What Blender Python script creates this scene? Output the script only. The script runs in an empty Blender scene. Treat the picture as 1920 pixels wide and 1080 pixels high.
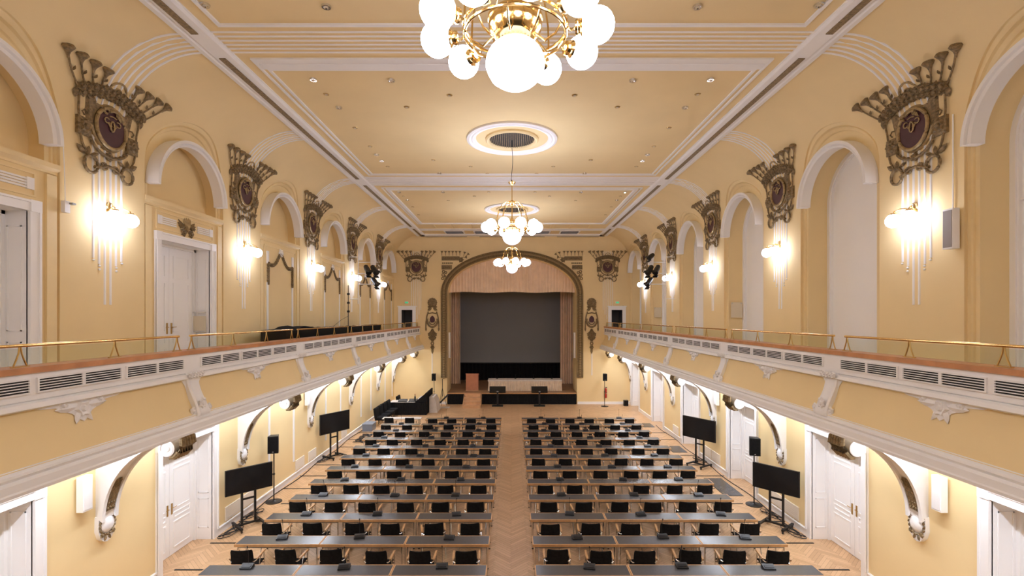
import bpy, math, random
from math import sin, cos, pi, radians, sqrt
random.seed(7)
S = bpy.context.scene
COL = S.collection

# ------------------------------------------------------------------ camera, world, exposure
ZC = 5.75                                    # eye height, standing on the rear gallery
cam_d = bpy.data.cameras.new('camera')
cam = bpy.data.objects.new('camera', cam_d); COL.objects.link(cam)
cam.location = (0, 0, ZC); cam.rotation_euler = (pi/2, 0, 0)
cam_d.sensor_width = 36.0; cam_d.lens = 36.0*920/1920
cam_d.shift_y = 54/1920; cam_d.clip_end = 200
S.camera = cam
W = bpy.data.worlds.new('world'); S.world = W; W.use_nodes = True
W.node_tree.nodes['Background'].inputs[0].default_value = (1, .93, .84, 1)
W.node_tree.nodes['Background'].inputs[1].default_value = 0.05
S.view_settings.view_transform = 'Standard'; S.view_settings.look = 'None'
S.view_settings.gamma = 1; S.view_settings.use_curve_mapping = False
S.view_settings.exposure = 0.47
GLOBE, BIG_GLOBE, SCONCE, LED = 22.5, 0.7, 16.0, 70.0       # lamp strengths
GLOBE_C, LED_C = (.955, 1, 1.23), (.93, 1, 1.14)
S.cycles.max_bounces = 8; S.cycles.diffuse_bounces = 6; S.cycles.glossy_bounces = 3; S.cycles.transmission_bounces = 2; S.cycles.caustics_reflective = False; S.cycles.caustics_refractive = False; S.cycles.sample_clamp_indirect = 12

# ------------------------------------------------------------------ materials
def mat(name, col, rough=.6, metal=0.0, var=.0, scale=6.0, bump=0.0, bscale=40.0, emit=0, ecol=None, spec=.5):
    m = bpy.data.materials.new(name); m.use_nodes = True
    nt = m.node_tree; b = nt.nodes['Principled BSDF']
    b.inputs['Base Color'].default_value = (*col, 1)
    b.inputs['Roughness'].default_value = rough; b.inputs['Metallic'].default_value = metal
    b.inputs['Specular IOR Level'].default_value = spec
    tc = nt.nodes.new('ShaderNodeTexCoord')
    if var:
        n = nt.nodes.new('ShaderNodeTexNoise'); n.inputs['Scale'].default_value = scale; n.inputs['Detail'].default_value = 4
        r = nt.nodes.new('ShaderNodeValToRGB')
        r.color_ramp.elements[0].position = .3; r.color_ramp.elements[1].position = .7
        r.color_ramp.elements[0].color = (*[c*(1-var) for c in col], 1)
        r.color_ramp.elements[1].color = (*[min(1, c*(1+var)) for c in col], 1)
        nt.links.new(tc.outputs['Object'], n.inputs['Vector'])
        nt.links.new(n.outputs['Fac'], r.inputs['Fac']); nt.links.new(r.outputs['Color'], b.inputs['Base Color'])
    if bump:
        n2 = nt.nodes.new('ShaderNodeTexNoise'); n2.inputs['Scale'].default_value = bscale; n2.inputs['Detail'].default_value = 5
        bp = nt.nodes.new('ShaderNodeBump'); bp.inputs['Strength'].default_value = bump; bp.inputs['Distance'].default_value = .02
        nt.links.new(tc.outputs['Object'], n2.inputs['Vector'])
        nt.links.new(n2.outputs['Fac'], bp.inputs['Height']); nt.links.new(bp.outputs['Normal'], b.inputs['Normal'])
    if emit:
        b.inputs['Emission Color'].default_value = (*(ecol or col), 1); b.inputs['Emission Strength'].default_value = emit
    return m

CREAM = mat('cream_plaster', (.865, .682, .372), .75, var=.03, scale=.8, bump=.05, bscale=60, spec=.2)
TRIM_CREAM = mat('cream_moulding', (.875, .70, .39), .6, var=.02, spec=.3)
WHITE = mat('white_plaster', (.90, .885, .87), .55, var=.02, scale=1.5, spec=.3)
PAINT = mat('white_lacquer', (.93, .92, .91), .35, var=.015, scale=1.0)
BLIND = mat('window_blind_white', (.94, .93, .92), .5, var=.02, scale=.7)
GOLD = mat('antique_gilding', (.25, .175, .085), .5, .25, var=.45, scale=22, bump=.6, bscale=45)
GOLD_L = mat('light_gilding', (.40, .29, .14), .42, .35, var=.3, scale=18)
PURPLE = mat('medallion_enamel', (.075, .022, .028), .45, var=.15, scale=5)
BRASS = mat('polished_brass', (.86, .60, .25), .16, 1.0)
BRASS_D = mat('satin_brass', (.62, .42, .16), .28, 1.0)
LEDGE = mat('polished_cherry_wood', (.56, .25, .105), .35, var=.18, scale=3)
DARK = mat('vent_shadow_black', (.012, .011, .01), .7)
BLACK = mat('black_fabric', (.010, .0095, .010), .9, var=.3, scale=20, spec=.15)
BLACKP = mat('black_plastic', (.012, .012, .013), .42)
SCREEN = mat('black_screen', (.007, .007, .008), .22)
METAL = mat('black_steel', (.016, .016, .017), .4, .3)
CHROME = mat('chrome', (.72, .71, .70), .18, 1.0)
BEECH = mat('beech_wood', (.55, .31, .135), .4, var=.12, scale=9)
LAMINATE = mat('grey_laminate', (.075, .076, .080), .24, var=.06, scale=30)
ALU = mat('grey_metal', (.33, .33, .33), .4, .6)
CURTAIN = mat('peach_velvet', (.90, .70, .52), .85, var=.08, scale=2, spec=.2)
SKIRT = mat('beige_skirt', (.76, .62, .47), .8, var=.08, scale=4, spec=.2)
PROJ = mat('grey_projection_screen', (.30, .30, .30), .85, var=.03, scale=.5, spec=.1)
STAGEF = mat('stage_boards', (.36, .21, .11), .5, var=.2, scale=2)
LECT = mat('cherry_lectern', (.50, .20, .105), .4, var=.08, scale=4)
STEPW = mat('pale_step_wood', (.62, .36, .19), .45, var=.1, scale=4)
RED = mat('red_enamel', (.42, .03, .02), .35)
GREEN = mat('green_sign', (.03, .20, .09), .5, emit=.6, ecol=(.05, .5, .2))
PLASTIC = mat('pale_blue_plastic', (.22, .27, .36), .3)
CLOTHW = mat('white_cloth', (.66, .60, .54), .85, var=.08, scale=5)
CORRIDOR = mat('dim_corridor_paint', (.10, .10, .105), .8)
PLAQUE = mat('plaque_glass', (.74, .65, .48), .3)
RELIEF = mat('relief_white_plaster', (.86, .84, .825), .55, var=.03, scale=8, bump=.35, bscale=14, spec=.3)
HEATER = mat('pale_heater_enamel', (.86, .80, .70), .5)
SPKG = mat('grey_speaker_cloth', (.36, .33, .31), .7)
LABELW = mat('paper_label', (.75, .75, .73), .6)
def globe_mat(name, k):
    return mat(name, (.9, .88, .85), .35, emit=k, ecol=GLOBE_C)
GL = globe_mat('lit_opal_globe', GLOBE); GLB = globe_mat('lit_large_opal_globe', BIG_GLOBE); GLS = globe_mat('lit_sconce_globe', SCONCE)
LEDM = mat('led_tape', (.9, .9, .9), .5, emit=LED, ecol=LED_C)
SPOT_ON = mat('lit_downlight', (.9, .9, .9), .4, emit=12, ecol=(1, .9, .75))
def glass_mat():
    m = bpy.data.materials.new('clear_pane'); m.use_nodes = True; nt = m.node_tree
    nt.nodes.clear()
    o = nt.nodes.new('ShaderNodeOutputMaterial'); mx = nt.nodes.new('ShaderNodeMixShader')
    t = nt.nodes.new('ShaderNodeBsdfTransparent'); g = nt.nodes.new('ShaderNodeBsdfGlossy')
    t.inputs[0].default_value = (.93, .95, .92, 1); g.inputs['Roughness'].default_value = .05
    mx.inputs[0].default_value = .045
    nt.links.new(t.outputs[0], mx.inputs[1]); nt.links.new(g.outputs[0], mx.inputs[2]); nt.links.new(mx.outputs[0], o.inputs[0])
    return m
GLASS = glass_mat()
def parquet_mat():
    m = mat('oak_parquet', (.5, .3, .15), .38, spec=.45); nt = m.node_tree; b = nt.nodes['Principled BSDF']
    a = nt.nodes.new('ShaderNodeAttribute'); a.attribute_name = 'tone'
    tc = nt.nodes.new('ShaderNodeTexCoord'); mp = nt.nodes.new('ShaderNodeMapping')
    n = nt.nodes.new('ShaderNodeTexNoise'); n.inputs['Scale'].default_value = 14; n.inputs['Detail'].default_value = 6
    add = nt.nodes.new('ShaderNodeMath'); add.operation = 'MULTIPLY_ADD'; add.inputs[1].default_value = .25
    n0 = nt.nodes.new('ShaderNodeTexNoise'); n0.inputs['Scale'].default_value = .35
    add2 = nt.nodes.new('ShaderNodeMath'); add2.operation = 'MULTIPLY_ADD'; add2.inputs[1].default_value = .35
    r = nt.nodes.new('ShaderNodeValToRGB')
    r.color_ramp.elements[0].position = .15; r.color_ramp.elements[0].color = (.46, .265, .13, 1)
    r.color_ramp.elements[1].position = 1.25 if False else 1.0; r.color_ramp.elements[1].color = (.74, .48, .265, 1)
    L = nt.links.new
    L(tc.outputs['Object'], n.inputs['Vector']); L(tc.outputs['Object'], n0.inputs['Vector'])
    L(n.outputs['Fac'], add.inputs[0]); L(a.outputs['Fac'], add.inputs[2])
    L(n0.outputs['Fac'], add2.inputs[0]); L(add.outputs[0], add2.inputs[2])
    L(add2.outputs[0], r.inputs['Fac']); L(r.outputs['Color'], b.inputs['Base Color'])
    return m
PARQUET = parquet_mat()

# ------------------------------------------------------------------ mesh helpers
class MB:
    def __init__(s, fn=None): s.v = []; s.f = []; s.fn = fn
    def _p(s, p):
        s.v.append(tuple(s.fn(*p)) if s.fn else tuple(p)); return len(s.v)-1
    def quad(s, a, b, c, d): s.f.append([s._p(p) for p in (a, b, c, d)]); return s
    def ngon(s, pts): s.f.append([s._p(p) for p in pts]); return s
    def box(s, x0, x1, y0, y1, z0, z1):
        i = [s._p(p) for p in ((x0,y0,z0),(x1,y0,z0),(x1,y1,z0),(x0,y1,z0),(x0,y0,z1),(x1,y0,z1),(x1,y1,z1),(x0,y1,z1))]
        for q in ((0,3,2,1),(4,5,6,7),(0,1,5,4),(1,2,6,5),(2,3,7,6),(3,0,4,7)): s.f.append([i[k] for k in q])
        return s
    def obox(s, c, ax, ay, az, hx, hy, hz):            # oriented box
        i = []
        for k in (-1, 1):
            for (a, b) in ((-1,-1),(1,-1),(1,1),(-1,1)):
                i.append(s._p([c[n]+ax[n]*hx*a+ay[n]*hy*b+az[n]*hz*k for n in range(3)]))
        for q in ((0,3,2,1),(4,5,6,7),(0,1,5,4),(1,2,6,5),(2,3,7,6),(3,0,4,7)): s.f.append([i[k] for k in q])
        return s
    def strip(s, A, B, closed=False):                   # ribbon between two point rows
        a = [s._p(p) for p in A]; b = [s._p(p) for p in B]; n = len(a)
        for k in range(n if closed else n-1):
            s.f.append([a[k], a[(k+1) % n], b[(k+1) % n], b[k]])
        return s
    def rows(s, R, closed=False):                       # grid of rows, shared vertices
        I = [[s._p(p) for p in r] for r in R]
        for u in range(len(I)-1):
            n = len(I[u])
            for k in range(n if closed else n-1):
                s.f.append([I[u][k], I[u][(k+1) % n], I[u+1][(k+1) % n], I[u+1][k]])
        return s
    def tube(s, path, r, seg=8, cap=True, closed=False):
        n = len(path); R = []
        for k in range(n):
            p = path[k]
            if closed: a, b = path[k-1], path[(k+1) % n]
            else: a, b = path[max(0, k-1)], path[min(n-1, k+1)]
            d = [b[i]-a[i] for i in range(3)]; l = sqrt(sum(c*c for c in d)) or 1; d = [c/l for c in d]
            up = (0, 0, 1) if abs(d[2]) < .9 else (1, 0, 0)
            u = [d[1]*up[2]-d[2]*up[1], d[2]*up[0]-d[0]*up[2], d[0]*up[1]-d[1]*up[0]]
            l = sqrt(sum(c*c for c in u)); u = [c/l for c in u]
            w = [u[1]*d[2]-u[2]*d[1], u[2]*d[0]-u[0]*d[2], u[0]*d[1]-u[1]*d[0]]
            rr = r[k] if isinstance(r, (list, tuple)) else r
            R.append([tuple(p[i]+rr*(cos(2*pi*j/seg)*u[i]+sin(2*pi*j/seg)*w[i]) for i in range(3)) for j in range(seg)])
        if closed: R.append(R[0])
        s.rows(R, True)
        if cap and not closed:
            s.ngon(R[0]); s.ngon(R[-1])
        return s
    def lathe(s, prof, seg=16, c=(0, 0, 0), axis='z'):
        R = []
        for (r, h) in prof:
            row = []
            for j in range(seg):
                a, b = r*cos(2*pi*j/seg), r*sin(2*pi*j/seg)
                row.append((c[0]+a, c[1]+b, c[2]+h) if axis == 'z' else ((c[0]+h, c[1]+a, c[2]+b) if axis == 'x' else (c[0]+a, c[1]+h, c[2]+b)))
            R.append(row)
        return s.rows(R, True)
    def sphere(s, c, r, seg=16, rings=10, sc=(1, 1, 1)):
        R = []
        for k in range(rings+1):
            t = pi*k/rings; q = max(sin(t), 1e-3)
            R.append([(c[0]+r*sc[0]*q*cos(2*pi*j/seg), c[1]+r*sc[1]*q*sin(2*pi*j/seg), c[2]-r*sc[2]*cos(t)) for j in range(seg)])
        return s.rows(R, True)
    def prism(s, poly, y0, y1, axis='y'):               # polygon in two coords, extruded along axis
        def P(a, b, h): return (a, h, b) if axis == 'y' else ((h, a, b) if axis == 'x' else (a, b, h))
        A = [P(a, b, y0) for a, b in poly]; B = [P(a, b, y1) for a, b in poly]
        s.strip(A, B, True); s.ngon(A); s.ngon(B); return s
    def rosette(s, a, b, n0, r, lobes=6, h=None, rot=0):     # flower relief in an (a, b) plane, raised along n
        h = h or r*.5; N = lobes*3; R = []
        for (q, hh, m) in ((1.0, 0, .22), (.8, .75, .16), (.45, .45, .05), (.3, 1.0, 0), (.05, 1.05, 0)):
            R.append([(n0+h*hh, a+r*q*(1+m*cos(lobes*2*pi*j/N))*cos(2*pi*j/N+rot), b+r*q*(1+m*cos(lobes*2*pi*j/N))*sin(2*pi*j/N+rot)) for j in range(N)])
        return s.rows(R, True)
    def leaf(s, a, b, ang, L, w, n0=.0, h=.04):         # pointed leaf relief
        ca, sa = cos(ang), sin(ang); prof = ((0, .12), (.25, .8), (.5, 1), (.75, .65), (1, .02)); A = []; M = []; B = []
        for t, q in prof:
            x = t*L
            A.append((n0, a+x*ca-q*w*sa, b+x*sa+q*w*ca)); M.append((n0+h*q, a+x*ca, b+x*sa)); B.append((n0, a+x*ca+q*w*sa, b+x*sa-q*w*ca))
        return s.rows([A, M, B])
    def mesh(s, name, m, ang=40):
        me = bpy.data.meshes.new(name); me.from_pydata(s.v, [], s.f); me.materials.append(m)
        me.polygons.foreach_set('use_smooth', [True]*len(me.polygons))
        me.set_sharp_from_angle(angle=radians(ang)); me.update(); return me
    def obj(s, name, m, parent=None, ang=40, **kw):
        return link(name, s.mesh(name, m, ang), parent, **kw)
def link(name, data, parent=None, loc=None, rz=0, **kw):
    o = bpy.data.objects.new(name, data); COL.objects.link(o)
    if parent: o.parent = parent
    if loc: o.location = loc
    if rz: o.rotation_euler = (0, 0, rz)
    for k, v in kw.items(): o[k] = v
    return o
def empty(name, loc=(0, 0, 0), rz=0, **kw):
    o = bpy.data.objects.new(name, None); COL.objects.link(o); o.location = loc; o.rotation_euler = (0, 0, rz); o.empty_display_size = .1
    for k, v in kw.items(): o[k] = v
    return o
KIDS = {}
def reg(root):
    def walk(o): return [(c.copy, walk(c)) for c in o.children]
    return root
def copy_tree(o, parent=None, kids=None):
    c = o.copy(); COL.objects.link(c); c.parent = parent
    for ch in o.children: copy_tree(ch, c)
    return c
def place(proto, used, loc, rz, label, **kw):
    o = proto if not used[0] else copy_tree(proto)
    used[0] = True
    o.location = loc; o.rotation_euler = (0, 0, rz); o['label'] = label
    for k, v in kw.items(): o[k] = v
    return o
ORD = ['first', 'second', 'third', 'fourth', 'fifth', 'sixth', 'seventh', 'eighth', 'ninth', 'tenth', 'eleventh', 'twelfth']
def lin(a, b, n): return [a+(b-a)*k/(n-1) for k in range(n)]
def arc(cx, cz, rx, rz, a0, a1, n): return [(cx+rx*cos(t), cz+rz*sin(t)) for t in lin(a0, a1, n)]

# ------------------------------------------------------------------ dimensions of the hall
XW, YB, YF = 7.75, 32.26, -8.0          # side walls, stage wall, rear wall
ZS, RC = 9.35, 1.64                     # cove springing and radius
XE, ZT = XW-RC, ZS+RC                   # ceiling edge, ceiling height
WMAX = ZS+RC*pi/2
PITCH = 4.76
PIER = [9.40+PITCH*k for k in range(5)]
BAY = [7.00+PITCH*k for k in range(6)]
BRK = [9.30+4.73*k for k in range(5)]
ZG = 4.05                               # gallery floor
def prof(w, n=0.0):                     # wall then cove: (distance from centre line, height), n = offset into the room
    if w <= ZS: return XW-n, w
    t = (w-ZS)/RC
    return XE+(RC-n)*cos(t), ZS+(RC-n)*sin(t)
SIDE = {-1: 'left', 1: 'right'}

# ------------------------------------------------------------------ floor with herringbone parquet
floor = MB().box(-XW-1, XW+1, YF-.1, YB+.6, -.3, -.004).obj('floor', DARK, kind='structure')
def parquet():
    L, w, g = .56, .08, .0012; V = []; F = []; T = []
    q = sqrt(.5); rnd = random.Random(3); n = 7
    ux, uy = (q, q), (-q, q)
    def plank(cx, cy, d, e):
        a, b = L/2-g, w/2-g; i = len(V)
        for (sa, sb) in ((-1,-1),(1,-1),(1,1),(-1,1)):
            x = cx+d[0]*a*sa+e[0]*b*sb; y = cy+d[1]*a*sa+e[1]*b*sb
            V.append((max(-XW-.9, min(XW+.9, x)), max(4.0, min(YB+.5, y)), 0.0))
        F.append((i, i+1, i+2, i+3)); T.append(.1+rnd.random()*.4)
    N = 7
    for i in range(-140, 420):
        for m in range(-45, 45):
            for k in (0, 1):                                  # herringbone: rows of flat planks, columns of upright ones
                if k == 0: mx, my = (i+2*N*m+N/2)*w, (i+.5)*w
                else: mx, my = (i+.5)*w, (i+1+2*N*m+N/2)*w
                x = mx*ux[0]+my*uy[0]; y = mx*ux[1]+my*uy[1]
                if -XW-1.2 < x < XW+1.2 and 4.0 < y < YB+.8:
                    plank(x, y, ux if k == 0 else uy, uy if k == 0 else ux)
    me = bpy.data.meshes.new('parquet_planks'); me.from_pydata(V, [], F); me.materials.append(PARQUET)
    at = me.attributes.new('tone', 'FLOAT', 'FACE'); at.data.foreach_set('value', T); me.update()
    link('parquet_planks', me, floor, kind='stuff')
parquet()

# ------------------------------------------------------------------ upper side walls: piers, cove, lunettes
HW, HZ, HR = 1.22, 8.65, 1.22           # hood arch: half width, spring height, radius
XN = 7.81                               # plane of the niche face
def outline(c):
    O = [(c-1.41, z) for z in lin(ZG, 8.98, 9)] + [(c+1.41*cos(t), 8.98+1.37*sin(t)) for t in lin(pi, 0, 33)[1:-1]] + [(c+1.41, z) for z in lin(8.98, ZG, 9)]
    return O
def hoodline(c):
    return [(c-HW, z) for z in lin(ZG, HZ, 9)] + [(c+HR*cos(t), HZ+HR*sin(t)) for t in lin(pi, 0, 33)[1:-1]] + [(c+HW, z) for z in lin(HZ, ZG, 9)]
def rectline(c, y0, y1):
    R = [(y0, z) for z in lin(ZG, 8.98, 9)]
    for t in lin(pi, 0, 33)[1:-1]:
        if t > .75*pi: R.append((y0, 8.98+(WMAX-8.98)*(pi-t)/(.25*pi)))
        elif t > .25*pi: R.append((y0+(y1-y0)*(.75*pi-t)/(.5*pi), WMAX))
        else: R.append((y1, WMAX-(WMAX-8.98)*(.25*pi-t)/(.25*pi)))
    return R + [(y1, z) for z in lin(8.98, ZG, 9)]
def grid_holes(mb, a0, a1, b0, b1, holes, P):
    As = sorted({a0, a1, *[h[0] for h in holes], *[h[1] for h in holes]}); Bs = sorted({b0, b1, *[h[2] for h in holes], *[h[3] for h in holes]})
    for i in range(len(As)-1):
        for j in range(len(Bs)-1):
            m, n = (As[i]+As[i+1])/2, (Bs[j]+Bs[j+1])/2
            if any(h[0] < m < h[1] and h[2] < n < h[3] for h in holes): continue
            mb.quad(P(As[i], Bs[j]), P(As[i+1], Bs[j]), P(As[i+1], Bs[j+1]), P(As[i], Bs[j+1]))
LOW_DOORS = {-1: BAY[:2], 1: BAY}
UP_DOORS = BAY[:2]
WALLS = {}
for s in (-1, 1):
    mb = MB()
    grid_holes(mb, YF, YB, 0, ZG, [(c-.93, c+.93, 0, 2.80) for c in LOW_DOORS[s]], lambda y, z: (s*XW, y, z))
    wall = mb.obj('wall_'+SIDE[s], CREAM, kind='structure'); WALLS[s] = wall
    mb = MB(); e = 4.62                                        # plain stretch beside the camera
    mb.rows([[(s*prof(w)[0], y, prof(w)[1]) for w in [ZG, ZS]+lin(ZS, WMAX, 14)[1:]] for y in (YF, e)])
    mb.obj('bay_wall', CREAM, wall, 30)
    for k, c in enumerate(BAY):
        y0, y1 = (e if k == 0 else c-PITCH/2), min(YB, c+PITCH/2)
        O, H, R = outline(c), hoodline(c), rectline(c, y0, y1)
        mb = MB(); g = []
        for f in lin(0, 1, 12):
            g.append([(s*prof(w)[0], y, prof(w)[1]) for (y, w) in [(r[0]+(o[0]-r[0])*f, r[1]+(o[1]-r[1])*f) for r, o in zip(R, O)]])
        mb.rows(g)
        mb.obj('bay_wall', CREAM, wall, 50)
        o3 = [(prof(w)[0], y, prof(w)[1]) for (y, w) in O]; h3 = [(XN, y, z) for (y, z) in H]
        def ring(f, d): return [(s*(a[0]+(b[0]-a[0])*f+d), a[1]+(b[1]-a[1])*f, a[2]+(b[2]-a[2])*f) for a, b in zip(o3, h3)]
        mb = MB()
        seq = [(0, 0), (0, .045), (.16, .045), (.20, .02), (.24, .06), (.40, .06), (.44, .085), (1, .03)]
        for (f0, d0), (f1, d1) in zip(seq, seq[1:]): mb.strip(ring(f0, d0), ring(f1, d1))
        mb.obj('lunette_splay', TRIM_CREAM, wall, 30)
        back = 8.34 if s > 0 else 8.10
        if s > 0:
            mb = MB().strip([(s*(XN+.03), y, z) for y, z in H], [(s*back, y, z) for y, z in H]); mb.obj('window_reveal', CREAM, wall, 30)
        else:
            Ht = [(c-HW, 8.30)] + [p for p in H if p[1] >= HZ-1e-6] + [(c+HW, 8.30)]
            mb = MB().strip([(s*(XN+.03), y, z) for y, z in Ht], [(s*back, y, z) for y, z in Ht])
            mb.quad((s*XN, c-HW, 8.30), (s*back, c-HW, 8.30), (s*back, c+HW, 8.30), (s*XN, c+HW, 8.30))
            mb.obj('tympanum_reveal', CREAM, wall, 30)
            MB().ngon([(s*back, y, z) for y, z in Ht]).obj('tympanum', CREAM, wall)
            mb = MB(); hole = [(c-.90, c+.90, ZG, 7.46)] if k < 2 else []
            grid_holes(mb, c-HW, c+HW, ZG, 8.30, hole, lambda y, z: (s*(XN-.01), y, z)); mb.obj('niche_panel', CREAM, wall)
            # ledge moulding under the tympanum
            mb = MB().prism([(s*(XN+.02), 8.14), (s*(XN-.03), 8.16), (s*(XN-.03), 8.20), (s*(XN-.09), 8.25), (s*(XN-.09), 8.33), (s*(XN+.02), 8.33)], c-1.40, c+1.40)
            mb.obj('ledge_moulding', TRIM_CREAM, wall)
            for d in (-1, 1):                                   # flat pilaster beside the panel
                MB().box(s*(XN-.05), s*XN, c+d*1.28-.09, c+d*1.28+.09, ZG, 8.14).obj('pilaster', TRIM_CREAM, wall)
        # white hood moulding over the arch
        mb = MB(); sec = [(1.13, 7.84), (1.13, 7.60), (1.17, 7.57), (1.19, 7.60), (1.21, 7.55), (1.275, 7.55), (1.275, 7.84)]
        R2 = [[(s*x, c+r*cos(t), HZ-.03+r*sin(t)) for t in lin(pi, 0, 37)] for r, x in sec]
        mb.rows(R2); mb.ngon([r[0] for r in R2]); mb.ngon([r[-1] for r in R2])
        mb.obj('hood_moulding', WHITE, wall, 35)
    # six white stripes running up each pier, over the cove
    for P in PIER:
        for i in range(6):
            a = (i-2.5)*.131; lo = (6.84, 6.74, 5.98, 5.98, 6.74, 6.84)[i]; h = .024
            ws = [lo]+lin(7.5, ZS, 3)+lin(ZS, WMAX, 12)[1:]
            A = [(s*prof(w, .0)[0], P+a-h, prof(w, .0)[1]) for w in ws]; B = [(s*prof(w, .018)[0], P+a-h*.5, prof(w, .018)[1]) for w in ws]
            C = [(s*prof(w, .018)[0], P+a+h*.5, prof(w, .018)[1]) for w in ws]; D = [(s*prof(w, .0)[0], P+a+h, prof(w, .0)[1]) for w in ws]
            mb = MB().rows([A, B, C, D])
            if i in (0, 1, 4, 5):
                mb.sphere((s*(XW-.012), P+a, lo-.035), .022, 8, 5)
                if i in (1, 4): mb.sphere((s*(XW-.012), P+a, lo-.10), .022, 8, 5)
            mb.obj('stripe', WHITE, wall, 30)
wall_f = MB().box(-XW-.1, XW+.1, YF-.2, YF, 0, ZT).obj('wall_front', CREAM, kind='structure')

# ------------------------------------------------------------------ back wall with the stage opening
OW, OZ, ORZ = 4.27, 7.30, 2.42          # opening half width, spring, rise
def pros(dx, n=41, z0=0.0):
    return [(-OW-dx, z) for z in lin(z0, OZ, 6)] + [((OW+dx)*cos(t), OZ+(ORZ+dx)*sin(t)) for t in lin(pi, 0, n)[1:-1]] + [(OW+dx, z) for z in lin(OZ, z0, 6)]
O = pros(0); R = [(-6.0, z) for z in lin(0, OZ, 6)]
for t in lin(pi, 0, 41)[1:-1]:
    if t > .75*pi: R.append((-6.0, OZ+(ZT-OZ)*(pi-t)/(.25*pi)))
    elif t > .25*pi: R.append((-6.0+12*(.75*pi-t)/(.5*pi), ZT))
    else: R.append((6.0, ZT-(ZT-OZ)*(.25*pi-t)/(.25*pi)))
R += [(6.0, z) for z in lin(OZ, 0, 6)]
mb = MB().strip([(x, YB, z) for x, z in O], [(x, YB, z) for x, z in R])
for s in (-1, 1):
    grid_holes(mb, min(s*6, s*7.75), max(s*6, s*7.75), 0, ZT, [(s*6.90-.36, s*6.90+.36, ZG, 6.20)], lambda x, z: (x, YB, z))
wall_b = mb.obj('wall_back', CREAM, kind='structure')
MB().strip([(x, YB, z) for x, z in O], [(x, YB+2.2, z) for x, z in O]).obj('stage_reveal', CREAM, wall_b, 30)
prf = [(YB, 10.05)]+[(YB-.66+.66*cos(t), 10.05+(ZT-10.05)*sin(t)) for t in lin(0, pi/2, 10)[1:]]
MB().rows([[(x, y, z) for y, z in prf] for x in (-7.62, 7.62)]).obj('back_cove', CREAM, wall_b, 50)
for s in (-1, 1):
    MB().box(s*6.9-.6, s*6.9+.6, YB+1.1, YB+1.15, ZG, 6.6).box(s*6.9-.42, s*6.9-.37, YB, YB+1.1, ZG, 6.5).box(s*6.9+.37, s*6.9+.42, YB, YB+1.1, ZG, 6.5).box(s*6.9-.4, s*6.9+.4, YB, YB+1.1, 6.2, 6.25).box(s*6.9-.4, s*6.9+.4, YB, YB+1.1, ZG-.05, ZG).obj('corridor_lining', CORRIDOR, wall_b)
    for i in range(6):                                          # stripes under the crest on the stage wall
        a = s*6.30+(i-2.5)*.125; lo = (6.2, 5.9, 5.6, 5.6, 5.9, 6.2)[i]
        MB().box(a-.017, a+.017, YB-.015, YB, lo, 8.4).obj('stripe', WHITE, wall_b)
        MB().box(a-.017, a+.017, YB-.015, YB, 9.75, 10.05).obj('stripe', WHITE, wall_b)
    MB().box(s*5.25-.03, s*5.25+.03, YB-.015, YB, 1.9, 3.75).obj('stripe', WHITE, wall_b)

# ------------------------------------------------------------------ ceiling
ceil = MB().box(-XE, XE, YF, YB-.66, ZT, ZT+.2).obj('ceiling', CREAM, kind='structure')
def band(y0, y1, x0, x1, z0=ZT, d=.05, m=WHITE, name='moulding'):
    return MB().box(x0, x1, y0, y1, z0-d, z0+.01).obj(name, m, ceil)
for s in (-1, 1):
    X = lambda a: s*a
    poly = [(X(6.14), ZT+.02), (X(6.14), ZT-.035), (X(6.03), ZT-.05), (X(5.99), ZT-.02), (X(5.95), ZT-.02), (X(5.93), ZT-.06), (X(5.60), ZT-.06), (X(5.56), ZT-.02), (X(5.53), ZT-.02), (X(5.53), ZT+.02)]
    MB().prism(poly, YF, YB-.58).obj('beam_band', WHITE, ceil)
    for (y0, y1) in ((YF, 8.98), (9.83, 18.45), (19.35, 28.2), (28.95, YB-.95)):
        mb = MB().box(X(5.74), X(5.87), y0, y1, ZT-.075, ZT-.05)
        mb.obj('gilded_strip', GOLD, ceil)
# coffer frames
def frame(y0, y1, xh, w, d=.035):
    mb = MB().box(-xh, xh, y0, y0+w, ZT-d, ZT+.01).box(-xh, xh, y1-w, y1, ZT-d, ZT+.01)
    mb.box(-xh, -xh+w, y0+w, y1-w, ZT-d, ZT+.01).box(xh-w, xh, y0+w, y1-w, ZT-d, ZT+.01); mb.obj('coffer_frame', WHITE, ceil)
frame(-1.2, 8.82, 5.28, .07)
frame(9.92, 18.10, 5.30, .05); frame(10.34, 18.0, 5.16, .06, .03)
frame(19.85, 27.6, 5.30, .05); frame(19.98, 27.5, 5.15, .14, .06)
MB().box(-5.25, 5.25, 9.97, 10.34, ZT-.03, ZT+.01).box(-5.2, 5.2, 10.10, 10.26, ZT-.05, ZT-.03).obj('coffer_bar', WHITE, ceil)
for i in range(6): band(9.00+i*.138, 9.03+i*.138, -5.53, 5.53, d=.02, name='stripe')
for i in range(5): band(18.35+i*.25, 18.50+i*.25, -5.53, 5.53, d=.03, name='stripe')
for s in (-1, 1):
    for k in range(3):
        x0 = s*(1.75+k*1.12)
        mb = MB()
        for (a, b, c, d) in ((x0-.5, x0+.5, 27.75, 27.80), (x0-.5, x0+.5, 28.9, 28.95), (x0-.5, x0-.45, 27.8, 28.9), (x0+.45, x0+.5, 27.8, 28.9)): mb.box(a, b, c, d, ZT-.03, ZT+.01)
        mb.obj('coffer_frame', TRIM_CREAM, ceil)
band(29.15, 29.75, -5.53, 5.53, d=.03); band(31.0, YB-.60, -5.9, 5.9, d=.06)
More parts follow.
